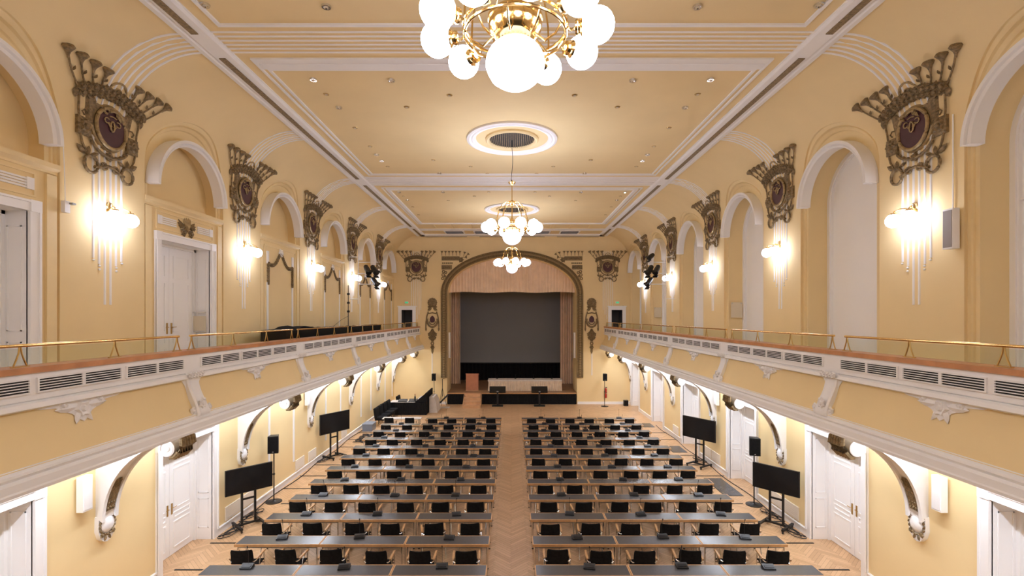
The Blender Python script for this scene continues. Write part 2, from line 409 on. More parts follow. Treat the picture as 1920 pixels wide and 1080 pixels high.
for x in (-3.55, -1.75, 1.75, 3.55):
    v = empty('ceiling_vent', (x, 30.3, ZT), label='dark louvred ceiling vent above the stage, %s from the left' % ORD[(-3.55, -1.75, 1.75, 3.55).index(x)], category='vent', group='vents at the stage end of the ceiling')
    MB().box(-.62, .62, -.42, .42, -.03, .01).obj('frame', WHITE, v)
    MB().box(-.52, .52, -.32, .32, -.05, -.025).obj('opening', DARK, v)
    for j in range(4): MB().box(-.5, .5, -.26+j*.16, -.22+j*.16, -.075, -.045).obj('slat', ALU, v)
for (x0, x1) in ((-5.6, -2.9), (-2.1, 2.1), (2.9, 5.6)):
    MB().box(x0, x1, YB-.62, YB-.56, ZT-.09, ZT-.01).obj('gilded_strip', GOLD, ceil)

# ------------------------------------------------------------------ balconies
def profile_front():        # (distance from centre, height) of the parapet, top to bottom
    return [(6.10, 5.04), (6.06, 5.04), (6.06, 4.70), (6.10, 4.68), (6.02, 4.66), (6.00, 4.60), (6.07, 4.57)]
def panel_x(z): t = (4.57-z)/(4.57-3.93); return 6.08-.22*(t**2.0)+.015*sin(pi*t)
YG0 = 1.5
CONS = [BRK[0]-4.73]+BRK
for s in (-1, 1):
    bal = empty('balcony_'+SIDE[s], (0, 0, 0), kind='structure')
    MB().box(s*5.95, s*XW, YG0, YB, 3.80, ZG).obj('balcony_slab', WHITE, bal)
    MB().box(s*6.10, s*6.20, YG0, YB, ZG, 5.04).obj('parapet', CREAM, bal)
    mb = MB(); pf = profile_front()
    mb.rows([[(s*x, y, z) for x, z in pf] for y in (YG0, YB)]); mb.obj('frieze_moulding', WHITE, bal, 25)
    pl = [(s*panel_x(z), z) for z in lin(4.58, 3.92, 10)]
    MB().rows([[(x, y, z) for x, z in pl] for y in (YG0, YB)]).obj('panel_field', CREAM, bal, 50)
    co = [(5.98, 3.95), (5.86, 3.94), (5.85, 3.88), (5.80, 3.86), (5.83, 3.82), (5.78, 3.79), (5.775, 3.70), (5.76, 3.68), (5.765, 3.64), (5.95, 3.64), (5.95, 3.80)]
    MB().rows([[(s*x, y, z) for x, z in co] for y in (YG0, YB)]).obj('cornice', WHITE, bal, 25)
    MB().box(s*6.03, s*6.42, YG0, YB, 5.04, 5.115).obj('wood_ledge', LEDGE, bal)
    # vent grilles: three pairs a bay
    for b in CONS:
        for j in range(3):
            y0 = b+.26+j*1.44
            for h in (0, 1):
                a0 = y0+h*.68; a1 = a0+.63
                if a1 > YB-.1: continue
                g = MB().box(s*6.052, s*6.062, a0, a1, 4.80, 4.955).obj('vent_grille', DARK, bal)
                mb = MB().box(s*6.035, s*6.06, a0-.025, a0, 4.78, 4.975).box(s*6.035, s*6.06, a1, a1+.025, 4.78, 4.975).box(s*6.035, s*6.06, a0, a1, 4.955, 4.975).box(s*6.035, s*6.06, a0, a1, 4.78, 4.80)
                mb.obj('grille_frame', WHITE, g)
                mb = MB()
                for q in range(4): mb.box(s*6.035, s*6.055, a0, a1, 4.822+q*.034, 4.833+q*.034)
                mb.obj('louvres', WHITE, g)
    # S-scroll consoles and drop ornaments
    for b in CONS:
        cs = MB(); A = []; Bq = []
        for z in lin(4.70, 3.90, 22):
            t = (4.70-z)/.8; bulge = .02+.07*sin(pi*t**1.6)
            x = panel_x(min(4.57, max(3.93, z)))-.02-bulge; A.append((x, z)); Bq.append(.19-.03*sin(pi*t))
        n = len(A)
        cs.rows([[(s*(A[i][0]+.16), b-Bq[i], A[i][1]) for i in range(n)], [(s*(A[i][0]+.02), b-Bq[i], A[i][1]) for i in range(n)],
                 [(s*A[i][0], b-Bq[i]*.75, A[i][1]) for i in range(n)], [(s*(A[i][0]+.02), b-Bq[i]*.55, A[i][1]) for i in range(n)],
                 [(s*(A[i][0]+.012), b, A[i][1]) for i in range(n)], [(s*(A[i][0]+.02), b+Bq[i]*.55, A[i][1]) for i in range(n)],
                 [(s*A[i][0], b+Bq[i]*.75, A[i][1]) for i in range(n)], [(s*(A[i][0]+.02), b+Bq[i], A[i][1]) for i in range(n)],
                 [(s*(A[i][0]+.16), b+Bq[i], A[i][1]) for i in range(n)]])
        c_o = cs.obj('console_scroll', WHITE, bal, 40)
        fm = MB(lambda nn, a, z: (s*(5.985-nn), b+a, z))
        for q in range(5): fm.rosette(-.17+q*.085, 4.66, 0, .055, 5, .04)
        fm.obj('capital_flowers', RELIEF, c_o)
        fm = MB(lambda nn, a, z: (s*(5.862-nn), b+a, z)); fm.rosette(0, 4.12, 0, .10, 7, .035)
        for q in (-1, 1): fm.rosette(q*.23, 4.0, -.04, .075, 5, .05)
        fm.obj('scroll_rosette', RELIEF, c_o)
        m0 = b+2.36
        if m0 < YB-.3:
            fm = MB(lambda nn, a, z: (s*(panel_x(min(4.57, max(3.93, z)))-.012-nn), m0+a, z))
            fm.ngon([(0, a, z) for a, z in ((-.75, 4.60), (-.62, 4.55), (-.40, 4.53), (-.28, 4.46), (-.16, 4.41), (-.08, 4.33), (0, 4.28), (.08, 4.33), (.16, 4.41), (.28, 4.46), (.40, 4.53), (.62, 4.55), (.75, 4.60))])
            fm.rosette(0, 4.46, 0, .11, 6, .06)
            for q in (-1, 1):
                fm.leaf(q*.08, 4.5, 0 if q > 0 else pi, .34, .06); fm.leaf(q*.04, 4.44, -pi/2+q*.5, .2, .05); fm.rosette(q*.30, 4.54, 0, .06, 5, .04)
            fm.obj('relief_ornament', RELIEF, bal)
            for e2 in (-1, 1):                                    # rounded white corners of the panel
                y2 = m0+e2*2.02; cor = [(e2*.0+y2-m0, 4.60), (y2-m0+e2*.18, 4.60), (y2-m0+e2*.18, 4.36), (y2-m0+e2*.15, 4.47), (y2-m0+e2*.08, 4.55)]
                f2 = MB(lambda nn, a, z: (s*(panel_x(min(4.57, max(3.93, z)))-.010-nn), m0+a, z)); f2.ngon([(0, a, z) for a, z in cor]); f2.obj('panel_corner', WHITE, bal)
    # LED tape hidden behind the cornice, one length a bay
    for i, b in enumerate(CONS):
        y1 = min(b+4.53, YB-.1)
        if y1-b < 1: continue
        l = empty('led_strip', (s*6.85, b+.20, 3.755), label='warm LED strip under the %s balcony, %s length from the camera' % (SIDE[s], ORD[i]), category='light strip', group='LED strips under the balconies')
        MB().box(-.05, .05, 0, y1-b-.20, .0, .04).obj('channel', ALU, l)
        MB().quad((-.035, 0, -.004), (.035, 0, -.004), (.035, y1-b-.20, -.004), (-.035, y1-b-.20, -.004)).obj('tape', LEDM, l)

# brass handrails with A-shaped posts, one length a bay
def handrail(L, posts):
    r = empty('brass_handrail', category='handrail')
    MB().tube([(0, 0, .27), (0, L, .27)], .021, 10).obj('rail', BRASS, r)
    for p in posts:
        mb = MB()
        for d in (-1, 1):
            mb.tube([(0, p+d*.085, .012), (0, p+d*.05, .09), (0, p+d*.02, .17), (0, p+d*.008, .25)], .0105, 6)
        mb.box(-.02, .02, p-.11, p+.11, 0, .012); mb.obj('post', BRASS_D, r)
    MB().box(-.004, .004, .05, L-.05, .015, .235).obj('glass_pane', GLASS, r)
    return r
for s in (-1, 1):
    segs = [(b+.14 if b > 5 else b+.14, b+4.56) for b in CONS]
    for i, (y0, y1) in enumerate(segs):
        y1 = min(y1, YB-.05); L = y1-y0
        if L < 1: continue
        h = handrail(L, [.05, L/3, 2*L/3, L-.05] if L > 4 else [.05, L/2, L-.05])
        h.location = (s*6.20, y0, 5.115); h['group'] = 'brass handrail lengths on the balcony ledges'
        h['label'] = 'brass handrail length on the %s balcony ledge, %s from the camera' % (SIDE[s], ORD[i])

# ------------------------------------------------------------------ doors and windows
NDOOR = [0]
def double_door(s, c, z0, zt, ho, X, depth, hz=1.12):
    NDOOR[0] += 1
    d = empty('door_%d' % NDOOR[0], (s*X, c, z0), kind='structure')
    H = zt-z0; D = lambda a: s*a
    mb = MB()                                                     # architrave
    w = .17
    mb.box(D(-.05), D(.02), -ho-w, -ho, 0, H).box(D(-.05), D(.02), ho, ho+w, 0, H).box(D(-.05), D(.02), -ho, ho, H, H+w)
    mb.box(D(-.07), D(.0), -ho-w-.01, -ho+.01, H-.01, H+w+.01).box(D(-.07), D(.0), ho-.01, ho+w+.01, H-.01, H+w+.01)
    mb.box(D(-.075), D(-.04), -ho-w, -ho-w+.035, .2, H).box(D(-.075), D(-.04), ho+w-.035, ho+w, .2, H).box(D(-.075), D(-.04), -ho, ho, H+w-.035, H+w)
    mb.obj('architrave', PAINT, d)
    mb = MB().box(D(0), D(depth), -ho-.02, -ho, 0, H).box(D(0), D(depth), ho, ho+.02, 0, H).box(D(0), D(depth), -ho, ho, H, H+.02)
    lin_ = mb.obj('lining', PAINT, d)
    for e in (-1, 1):
        for (za, zb) in ((.3, .38*H), (.43*H, .93*H)):
            y0, y1 = sorted((e*(ho-.012), e*ho))
            f = MB(); x0, x1 = depth*.22, depth*.78
            f.box(D(x0), D(x0+.02), y0, y1, za, zb).box(D(x1-.02), D(x1), y0, y1, za, zb).box(D(x0), D(x1), y0, y1, za, za+.02).box(D(x0), D(x1), y0, y1, zb-.02, zb); f.obj('lining_panel', PAINT, d)
    lw = ho-.06
    mb = MB().box(D(depth-.06), D(depth+.04), -ho, -ho+.06, 0, H).box(D(depth-.06), D(depth+.04), ho-.06, ho, 0, H).box(D(depth-.06), D(depth+.04), -ho, ho, H-.06, H)
    mb.obj('door_frame', PAINT, d)
    for e in (-1, 1):
        ya, yb = sorted((e*.004, e*lw))
        leaf = MB().box(D(depth), D(depth+.05), ya, yb, .01, H-.06).obj('leaf', PAINT, d)
        pr = ((.15, .28*H), (.31*H, .36*H), (.39*H, .74*H), (.77*H, .93*H))
        for (za, zb) in pr:
            y0, y1 = ya+.13, yb-.13; t = .028
            f = MB().box(D(depth-.014), D(depth), y0, y0+t, za, zb).box(D(depth-.014), D(depth), y1-t, y1, za, zb).box(D(depth-.014), D(depth), y0+t, y1-t, za, za+t).box(D(depth-.014), D(depth), y0+t, y1-t, zb-t, zb)
            f.obj('raised_panel', PAINT, leaf)
        hb = MB().box(D(depth-.012), D(depth), e*.075-.022, e*.075+.022, hz-.13, hz+.13)
        hb.tube([(D(depth-.01), e*.075, hz+.03), (D(depth-.05), e*.075, hz+.03), (D(depth-.055), e*.18, hz+.035)], .009, 6)
        hb.obj('handle', BRASS_D, leaf)
    return d
for c in UP_DOORS: double_door(-1, c, ZG, 7.46, .90, XN-.01, .42, 1.42)
for s in (-1, 1):
    for c in LOW_DOORS[s]: double_door(s, c, 0, 2.80, .93, XW, .46)
for s in (-1, 1):                                                # doors on the stage wall at balcony level
    NDOOR[0] += 1
    d = empty('door_%d' % NDOOR[0], (s*6.9, YB, ZG), kind='structure')
    MB().box(-.58, -.36, -.06, .02, 0, 2.15).box(.36, .58, -.06, .02, 0, 2.15).box(-.58, .58, -.06, .02, 2.15, 2.36).box(-.62, .62, -.09, .02, 2.36, 2.42).obj('architrave', PAINT, d)
    MB().box(-s*.36, -s*.40+(.02 if s > 0 else -.02), .02, .70, .01, 2.13).obj('leaf', CORRIDOR, d)
for k, c in enumerate(BAY):                                      # arched windows, right wall
    w = empty('window_%d' % (k+1), (8.34, c, ZG), kind='structure')
    H = [(y-c, z-ZG) for y, z in hoodline(c)]
    def inset(q): return [(y*(HW-q)/HW, (z if z <= HZ-ZG else HZ-ZG+(z-HZ+ZG)*(HW-q)/HW)) for y, z in H]
    mb = MB(); a, b = inset(0), inset(.10)
    mb.strip([(-.01, y, z) for y, z in a], [(-.01, y, z) for y, z in b]); mb.strip([(-.01, y, z) for y, z in b], [(.05, y, z) for y, z in b])
    cc = inset(.13); mb.strip([(.02, y, z) for y, z in b], [(.02, y, z) for y, z in cc]); mb.strip([(.02, y, z) for y, z in cc], [(.08, y, z) for y, z in cc])
    mb.obj('window_frame', PAINT, w, 30)
    cc = inset(.12); MB().ngon([(.075, y, z) for y, z in cc]).obj('blind', BLIND, w)
    mb = MB()
    if k == 0:
        for y0 in (-.75, .05): mb.box(.03, .07, y0, y0+.7, .5, .55).box(.03, .07, y0, y0+.7, 3.4, 3.45).box(.03, .07, y0, y0+.05, .55, 3.4).box(.03, .07, y0+.65, y0+.7, .55, 3.4)
        mb.box(.03, .07, -1.1, 1.1, 3.62, 3.66)
        mb.obj('shutter_panels', PAINT, w)
    else:
        tb = inset(.135); mb.tube([(.055, y, z) for y, z in tb[9:26]], .012, 5); mb.obj('blind_gap', DARK, w)

# baseboards
for s in (-1, 1):
    mb = MB(); y = YF
    for c in list(LOW_DOORS[s])+[None]:
        e = YB if c is None else c-1.11
        if e > y: mb.box(s*(XW-.03), s*XW, y, e, 0, .20).box(s*(XW-.045), s*XW, y, e, .16, .19)
        y = (c or 0)+1.11
    mb.obj('baseboard_'+SIDE[s], PAINT, kind='structure')
mb = MB()
for s in (-1, 1): mb.box(min(s*4.3, s*7.7), max(s*4.3, s*7.7), YB-.03, YB, 0, .18)
mb.obj('baseboard_back', PAINT, kind='structure')
# wall stripes on the lower left wall
for c in BAY[2:]:
    for e in (-.88, .88):
        MB().prism([(-XW, c+e-.055), (-XW+.03, c+e-.035), (-XW+.03, c+e+.035), (-XW, c+e+.055)], .62, 3.6, 'z').obj('wall_stripe', WHITE, WALLS[-1])
# garland panels on the upper left wall
for c in BAY[2:]:
    for e in (-.88, .88):
        MB().box(-XN-.01, -XN+.03, c+e-.05, c+e+.05, ZG, 6.85).obj('white_pilaster', WHITE, WALLS[-1])
        MB().box(-XN-.01, -XN+.04, c+e-.06, c+e+.06, 7.45, 7.85).obj('pilaster_head', WHITE, WALLS[-1])
    mb = MB()
    for e in (-1, 1): mb.box(-XN-.01, -XN+.03, c+e*1.08-.025, c+e*1.08+.025, ZG, 8.02)
    mb.box(-XN-.01, -XN+.03, c-1.08, c+1.08, 8.0, 8.05); mb.obj('panel_moulding', TRIM_CREAM, WALLS[-1])
    kn = MB(lambda n, a, z: (-XN+.02+n, c+a, z)); kn.rosette(0, 7.88, 0, .13, 6, .07); kn.leaf(-.03, 7.9, pi/2, .16, .06); kn.obj('knot', RELIEF, WALLS[-1])
    for e in (-1, 1):
        path = [(e*(.06+.80*t), 7.84-.38*t-.20*sin(pi*t)) for t in lin(0, 1, 17)] + [(e*.86, z) for z in lin(7.42, 6.82, 11)]
        g = MB(lambda n, a, z: (-XN+.02+n, c+a, z)); rr = random.Random(5)
        for (a, z) in path: g.rosette(a, z, 0, .052+.012*rr.random(), 5, .05, rr.random()*3)
        g.obj('garland', GOLD, WALLS[-1])
# overdoor panels with gilt cartouche
for k, c in enumerate(UP_DOORS):
    X0 = -XN+.01
    MB().box(X0-.01, X0+.02, c-1.02, c+1.02, 7.70, 7.73).box(X0-.01, X0+.02, c-1.02, c+1.02, 8.07, 8.10).box(X0-.01, X0+.02, c-1.02, c-.99, 7.73, 8.07).box(X0-.01, X0+.02, c+.99, c+1.02, 7.73, 8.07).obj('overdoor_frame', TRIM_CREAM, WALLS[-1])
    for e in (-1, 1):
        y0, y1 = sorted((c+e*.38, c+e*.92)); mb = MB()
        for q in range(4): mb.box(X0-.01, X0+.025, y0, y1, 7.82+q*.045, 7.85+q*.045)
        mb.box(X0-.01, X0+.035, c+e*.92-.06, c+e*.92+.06, 7.81, 8.0)
        mb.obj('overdoor_fluting', WHITE, WALLS[-1])
    t = empty('cartouche', (X0, c, 7.90), label=('gilt carved cartouche above the first balcony door at the left edge', 'gilt carved cartouche above the white double door on the left balcony')[k], category='ornament', group='gilt cartouches over the balcony doors')
    g = MB()
    for q in range(5): g.leaf(0, -.12, pi/2+(q-2)*.16, .34, .05, .02+.01*(2-abs(q-2)), .05)
    g.obj('fan', GOLD_L, t)
    for e in (-1, 1):
        g = MB()
        for q in range(4): g.leaf(e*.08, -.05+q*.03, (0 if e > 0 else pi)+e*(.7-.4*q), .30-.03*q, .05, .01*q, .05)
        g.rosette(e*.13, -.15, .01, .09, 5, .05); g.obj('wing', GOLD, t)

# ------------------------------------------------------------------ gilt crests
def crest_parts(fn, root):
    def T(): return MB(fn)
    rnd = random.Random(11)
    # trumpet lilies
    for e in (-1, 1):
        for i in range(4):
            ax, bx = e*(.37+.262*i), 1.0 if False else .92-.0*i
            a0, b0 = e*(.30+.14*i), .60-.06*i
            m = T(); P = [(.05, a0+(ax-a0)*t+e*.03*sin(pi*t), b0+(bx-b0)*t) for t in lin(0, 1, 7)]
            m.tube([(n+.0, a, b) for n, a, b in P], .016, 6)
            # head: cone opening upward/outward
            da, db = ax-a0, bx-b0; l = sqrt(da*da+db*db); da, db = da/l*.6, db/l; l = sqrt(da*da+db*db); da, db = da/l, db/l
            pa, pb = -db, da; R = []
            for (h, r) in ((-.11, .018), (-.05, .026), (.0, .045), (.05, .085), (.085, .108), (.115, .085), (.125, .01)):
                R.append([(.05+r*.8*sin(2*pi*j/10)*(1 if True else 0), ax+da*h+pa*r*cos(2*pi*j/10), bx+db*h+pb*r*cos(2*pi*j/10)) for j in range(10)])
            m.rows(R, True); m.leaf(a0+(ax-a0)*.5, b0+(bx-b0)*.5, math.atan2(db, da)+e*.6, .10, .02, .04)
            m.obj('trumpet_lily', GOLD, root)
    # garland band: arched base with flowers
    m = T(); A = []; B = []
    for t in lin(-1, 1, 21):
        A.append((.03, t*.80, .74-.24*t*t)); B.append((.03, t*.67, .52-.16*t*t))
    m.rows([[(0, a, b) for _, a, b in A], A, [(.07, (a[1]+b[1])/2, (a[2]+b[2])/2) for a, b in zip(A, B)], B, [(0, a, b) for _, a, b in B]])
    for t in lin(-.95, .95, 13):
        m.rosette(t*.75, .67-.20*t*t, .05, .075+.02*rnd.random(), 6, .06, rnd.random()*3)
        m.rosette(t*.70, .56-.17*t*t, .05, .06+.02*rnd.random(), 5, .05, rnd.random()*3)
    for e in (-1, 1): m.leaf(e*.74, .46, -pi/2+e*.1, .20, .07, .03)
    m.obj('flower_garland', GOLD, root)
    # small arched loops above the band
    m = T(); m.tube([(.03, .02+.20*cos(t), .66+.24*sin(t)) for t in lin(0, pi, 15)], .022, 6); m.tube([(.03, .02+.09*cos(t), .66+.12*sin(t)) for t in lin(0, pi, 11)], .02, 6); m.obj('arched_loops', GOLD_L, root)
    # medallion
    m = T(); m.ngon([(.075, .32*cos(t), -.02+.36*sin(t)) for t in lin(0, 2*pi, 33)[:-1]]); med = m.obj('medallion', PURPLE, root)
    m = T(); m.tube([(.08, .345*cos(t), -.02+.385*sin(t)) for t in lin(0, 2*pi, 37)[:-1]], .035, 8, closed=True)
    m.rows([[(z, q*cos(t), -.02+(q+.04)*sin(t)) for t in lin(0, 2*pi, 33)[:-1]] for q, z in ((.375, .05), (.405, .03), (.41, 0))], True)
    m.obj('rim', GOLD_L, med)
    m = T()
    m.tube([(.10, .045*cos(t), .02+.10*sin(t)) for t in lin(0, 2*pi, 17)[:-1]], .016, 6, closed=True)
    for e in (-1, 1):
        m.tube([(.10, e*(.13+.055*cos(t)), .10+.05*sin(t)) for t in lin(-2.6, 2.4, 13)], .013, 6)
        m.tube([(.10, e*.02, .02), (.10, e*.06, .0), (.10, e*.09, .05)], .013, 6)
    m.tube([(.10, -.08+.3*0, .20), (.10, 0, .215), (.10, .08, .20)], .013, 6); m.obj('monogram', GOLD_L, med)
    m = T(); m.tube([(.11, -.17+.06*cos(t), .27+.05*sin(t)) for t in lin(0, 5, 11)], .022, 6); m.tube([(.11, -.11, .28), (.11, 0, .335), (.11, .12, .30)], .028, 6)
    for q in range(4): m.tube([(.11, .05+q*.035, .32-.02*q), (.11, .07+q*.035, .24-.025*q)], .013, 5)
    m.obj('scroll_crown', GOLD_L, med)
    # shield body and side blocks
    for e in (-1, 1):
        m = T()
        m.rows([[(0, e*.24, .36), (0, e*.54, .38), (0, e*.52, .14), (0, e*.47, -.10)], [(.05, e*.27, .34), (.05, e*.50, .35), (.05, e*.48, .14), (.05, e*.43, -.08)], [(.05, e*.22, .30), (.05, e*.34, .20), (.05, e*.38, .05), (.05, e*.37, -.10)]])
        m.leaf(e*.34, .36, e*.2 if e > 0 else pi-.2, .20, .06, .04)
        m.obj('shield_wing', GOLD, root)
    for e in (-1, 1):
        m = T(); m.prism([(0, 0)], 0, 0) if False else None
        x0, x1 = sorted((e*.42, e*.70)); P = lambda n, q: [(n, x0+q, -.34+q), (n, x1-q, -.34+q), (n, x1-q, -.02-q), (n, x0+q, -.02-q)]
        m.strip(P(0, 0), P(.05, .0), True); m.strip(P(.05, 0), P(.07, .03), True); m.ngon(P(.07, .03))
        m.rosette(e*.56, -.18, .07, .115, 8, .05); m.obj('side_block', GOLD, root)
        m = T(); m.tube([(.04, e*.70, .34), (.04, e*.675, .1), (.04, e*.66, -.03)], .018, 6); m.tube([(.04, e*.64, -.32), (.04, e*.60, -.48), (.04, e*.50, -.66)], .02, 6)
        m.tube([(.04, e*.55, .02), (.04, e*.60, .08), (.04, e*.55, .13), (.04, e*.48, .12)], .015, 6); m.obj('upright', GOLD, root)
    # swag below the medallion
    m = T(); m.tube([(.05, .46*cos(t), -.22+.36*sin(t)) for t in lin(-pi, 0, 19)], .026, 6)
    for t in lin(-2.7, -.44, 9): m.leaf(.42*cos(t), -.24+.30*sin(t), t+2.0*(1 if t < -1.57 else -1)+pi, .13, .035, .03)
    m.rosette(0, -.56, .03, .08, 5, .05); m.obj('swag', GOLD, root)
    # lower scroll with rings
    m = T(); m.tube([(.045, x, -.80+.05*cos(x*9)) for x in lin(-.34, .34, 15)], .03, 6)
    for e in (-1, 1):
        m.tube([(.05, e*(.42+.145*cos(t)), -.82+.155*sin(t)) for t in lin(0, 2*pi, 21)[:-1]], .028, 7, closed=True)
        m.tube([(.05, e*(.13+.06*cos(t)), -.78+.06*sin(t)) for t in lin(0, 2*pi, 13)[:-1]], .022, 6, closed=True)
        m.leaf(e*.50, -.66, (.55 if e > 0 else pi-.55), .24, .055, .03); m.leaf(e*.46, -.66, pi/2+e*.1, .17, .045, .03); m.leaf(e*.40, -.65, (pi-.4 if e > 0 else .4), .2, .04, .02)
    m.obj('ring_scroll', GOLD, root)
def side_map(n, a, b):
    if b <= 0: return (n, a, b)
    t = b/RC; return (RC-(RC-n)*cos(t), a, (RC-n)*sin(t))
proto = empty('wall_crest', category='crest', group='gilt crests on the piers'); crest_parts(side_map, proto); used = [False]
WHERE = ['nearest the camera', 'second from the camera', 'third from the camera', 'fourth from the camera', 'fifth and nearest the stage']
for s in (-1, 1):
    for k, P in enumerate(PIER):
        place(proto, used, (s*XW, P, ZS+.02), 0 if s < 0 else pi, 'gilt crest with dark oval medallion and trumpet lilies, %s wall, %s' % (SIDE[s], WHERE[k]))
bc = empty('wall_crest', category='crest', group='gilt crests on the piers'); crest_parts(lambda n, a, b: (a, -n, b), bc); used = [False]
for s in (-1, 1): place(bc, used, (s*6.28, YB, 9.05), 0, 'gilt crest with dark medallion on the stage wall, %s of the arch' % SIDE[s], group='crests on the stage wall')

# ------------------------------------------------------------------ wall sconces: two lit globes on a brass bracket
def sconce():
    r = empty('wall_sconce', category='sconce', group='twin globe sconces on the piers')
    m = MB(); m.lathe([(.001, .0), (.06, .0), (.06, .02), (.03, .04), (.001, .045)], 12, (0, 0, .12), 'x'); m.tube([(.03, 0, .12), (.03, 0, .30)], .012, 6)
    for q in (-1, 1): m.tube([(.04, q*(.04+.03*cos(t)), .24+.05*sin(t)) for t in lin(-1, 4, 9)], .010, 5)
    m.obj('wall_plate', BRASS_D, r)
    for e in (-1, 1):
        m = MB().tube([(.03, 0, .16), (.12, e*.04, .20), (.22, e*.12, .20), (.29, e*.185, .16), (.30, e*.19, .12)], .011, 7); m.obj('arm', BRASS, r)
        m = MB().lathe([(.001, .13), (.05, .13), (.06, .105), (.055, .09)], 12, (.30, e*.19, 0)); m.obj('globe_cap', BRASS, r)
        MB().sphere((.30, e*.19, -.02), .135, 16, 10).obj('globe', GLS, r)
    return r
sp = sconce(); used = [False]
for s in (-1, 1):
    for k, P in enumerate([PIER[0]-PITCH]+PIER):  # unseen first pair beside the camera is added to brighten the near walls
        lab = 'twin lit globe sconce on the %s wall, %s' % (SIDE[s], WHERE[k-1]) if k else 'twin lit globe sconce on the %s wall beside the camera, unseen, added for light' % SIDE[s]
        place(sp, used, (s*XW, P, 7.64), 0 if s < 0 else pi, lab)

# ------------------------------------------------------------------ chandeliers and ceiling roses
def chandelier():
    r = empty('globe_chandelier', category='chandelier', group='globe chandeliers')
    # origin at the large globe centre
    MB().sphere((0, 0, .04), .275, 28, 18, (1, 1, .86)).obj('large_globe', GLB, r)
    m = MB().lathe([(.10, .25), (.17, .27), (.20, .30), (.245, .36), (.25, .41), (.245, .43), (.255, .44), (.255, .475), (.24, .49), (.15, .52), (.05, .55), (.03, .60)], 28); bowl = m.obj('bowl', BRASS, r)
    m = MB()
    for j in range(22):
        t = 2*pi*j/22; m.tube([((.13+.10*q)*cos(t), (.13+.10*q)*sin(t), .262+.12*q) for q in (0, .5, 1)], [.012, .02, .012], 6)
    m.obj('fluting', BRASS_D, bowl)
    MB().tube([(0, 0, .5), (0, 0, 1.62)], .014, 8).obj('stem', BRASS, r)
    MB().lathe([(.02, .96), (.06, .98), (.09, 1.03), (.075, 1.08), (.05, 1.12), (.02, 1.13)], 16).obj('hub', BRASS, r)
    MB().lathe([(.012, 1.56), (.05, 1.58), (.11, 1.64), (.10, 1.66), (.03, 1.69), (.012, 1.72)], 16).obj('canopy', BRASS, r)
    m = MB()
    for dz, rr in ((.30, .47), (.37, .48)): m.tube([(rr*cos(t), rr*sin(t), dz) for t in lin(0, 2*pi, 41)[:-1]], .014, 7, closed=True)
    m.obj('hoop', BRASS, r)
    for j in range(10):
        t = radians(27+36*j+18); c_, s_ = cos(t), sin(t)
        m = MB().tube([(q*c_, q*s_, z) for q, z in ((.05, 1.07), (.18, 1.06), (.31, .97), (.41, .80), (.465, .58), (.475, .35))], .010, 6)
        m.tube([(q*c_, q*s_, z) for q, z in ((.47, .32), (.40, .22), (.30, .18), (.20, .28))], .010, 6); m.obj('rib', BRASS, r)
    for j in range(10):
        a = radians(27+36*j); x, y = sin(a), cos(a)                # angle from the stage direction
        g = MB().sphere((.75*x, .75*y, .33), .158, 20, 12).obj('globe', GL, r)
        m = MB(); m.tube([(.48*x, .48*y, .34), (.52*x, .52*y, .31), (.56*x, .56*y, .33)], .012, 6)
        R = []
        for d, q in ((.55, .03), (.555, .065), (.575, .07), (.59, .06), (.61, .085), (.63, .09)):
            R.append([(d*x+q*cos(2*pi*i/12)*y, d*y-q*cos(2*pi*i/12)*x, .33+q*sin(2*pi*i/12)) for i in range(12)])
        m.rows(R, True); m.obj('globe_holder', BRASS, g)
    return r
CH = [(.03, 4.56), (0.0, 14.46), (0.0, 23.9), (0.0, -5.0)]  # last one hangs unseen behind the camera, added to light the near walls
cp = chandelier(); used = [False]; ZGLOBE = ZC+2.31
for k, (x, y) in enumerate(CH):
    o = place(cp, used, (x, y, ZGLOBE), radians((0, 10, 4, 0)[k]), ('brass chandelier of white lit globes, the large one nearest the camera', 'brass chandelier of lit globes in mid hall, hanging on a long cord', 'small looking brass chandelier of lit globes in front of the stage arch', 'brass chandelier of lit globes added unseen behind the camera for light')[k])
    ro = empty('ceiling_rose', (x, y, ZT), label=('round ceiling rose above the nearest chandelier, out of frame', 'white ringed ceiling rose with round dark grille over the mid chandelier', 'far ceiling rose with dark grille behind the mid chandelier', 'round ceiling rose of the added chandelier behind the camera')[k], category='ceiling rose', group='ceiling roses')
    MB().lathe([(1.34, .0), (1.33, -.05), (1.26, -.07), (1.20, -.035), (1.17, -.06), (1.09, -.05), (1.06, .0)], 56).obj('ring', WHITE, ro, 25)
    MB().lathe([(.78, .0), (.78, -.05), (.74, -.09), (.70, -.08), (.66, -.03), (.655, .0)], 48).obj('collar', TRIM_CREAM, ro, 25)
    MB().ngon([(.66*cos(t), .66*sin(t), -.012) for t in lin(0, 2*pi, 41)[:-1]]).obj('grille', DARK, ro)
    m = MB()
    for q in range(-11, 12):
        h = sqrt(max(0, .65**2-(q*.056)**2))
        if h > .05: m.box(q*.056-.008, q*.056+.008, -h, h, -.04, -.014)
    m.obj('grille_slats', GOLD, ro)
    cd = MB().tube([(x+(.02*sin(z*5) if z < ZT-.3 else 0), y, z) for z in lin(ZGLOBE+1.70, ZT-.02, 14)], .008, 5)
    cd.obj('hanging_cord', DARK, label=('thin dark cord of the nearest chandelier, out of frame', 'thin dark cord holding the mid hall chandelier', 'thin dark cord holding the chandelier by the stage', 'thin dark cord of the added chandelier behind the camera')[k], category='cord', group='chandelier cords')
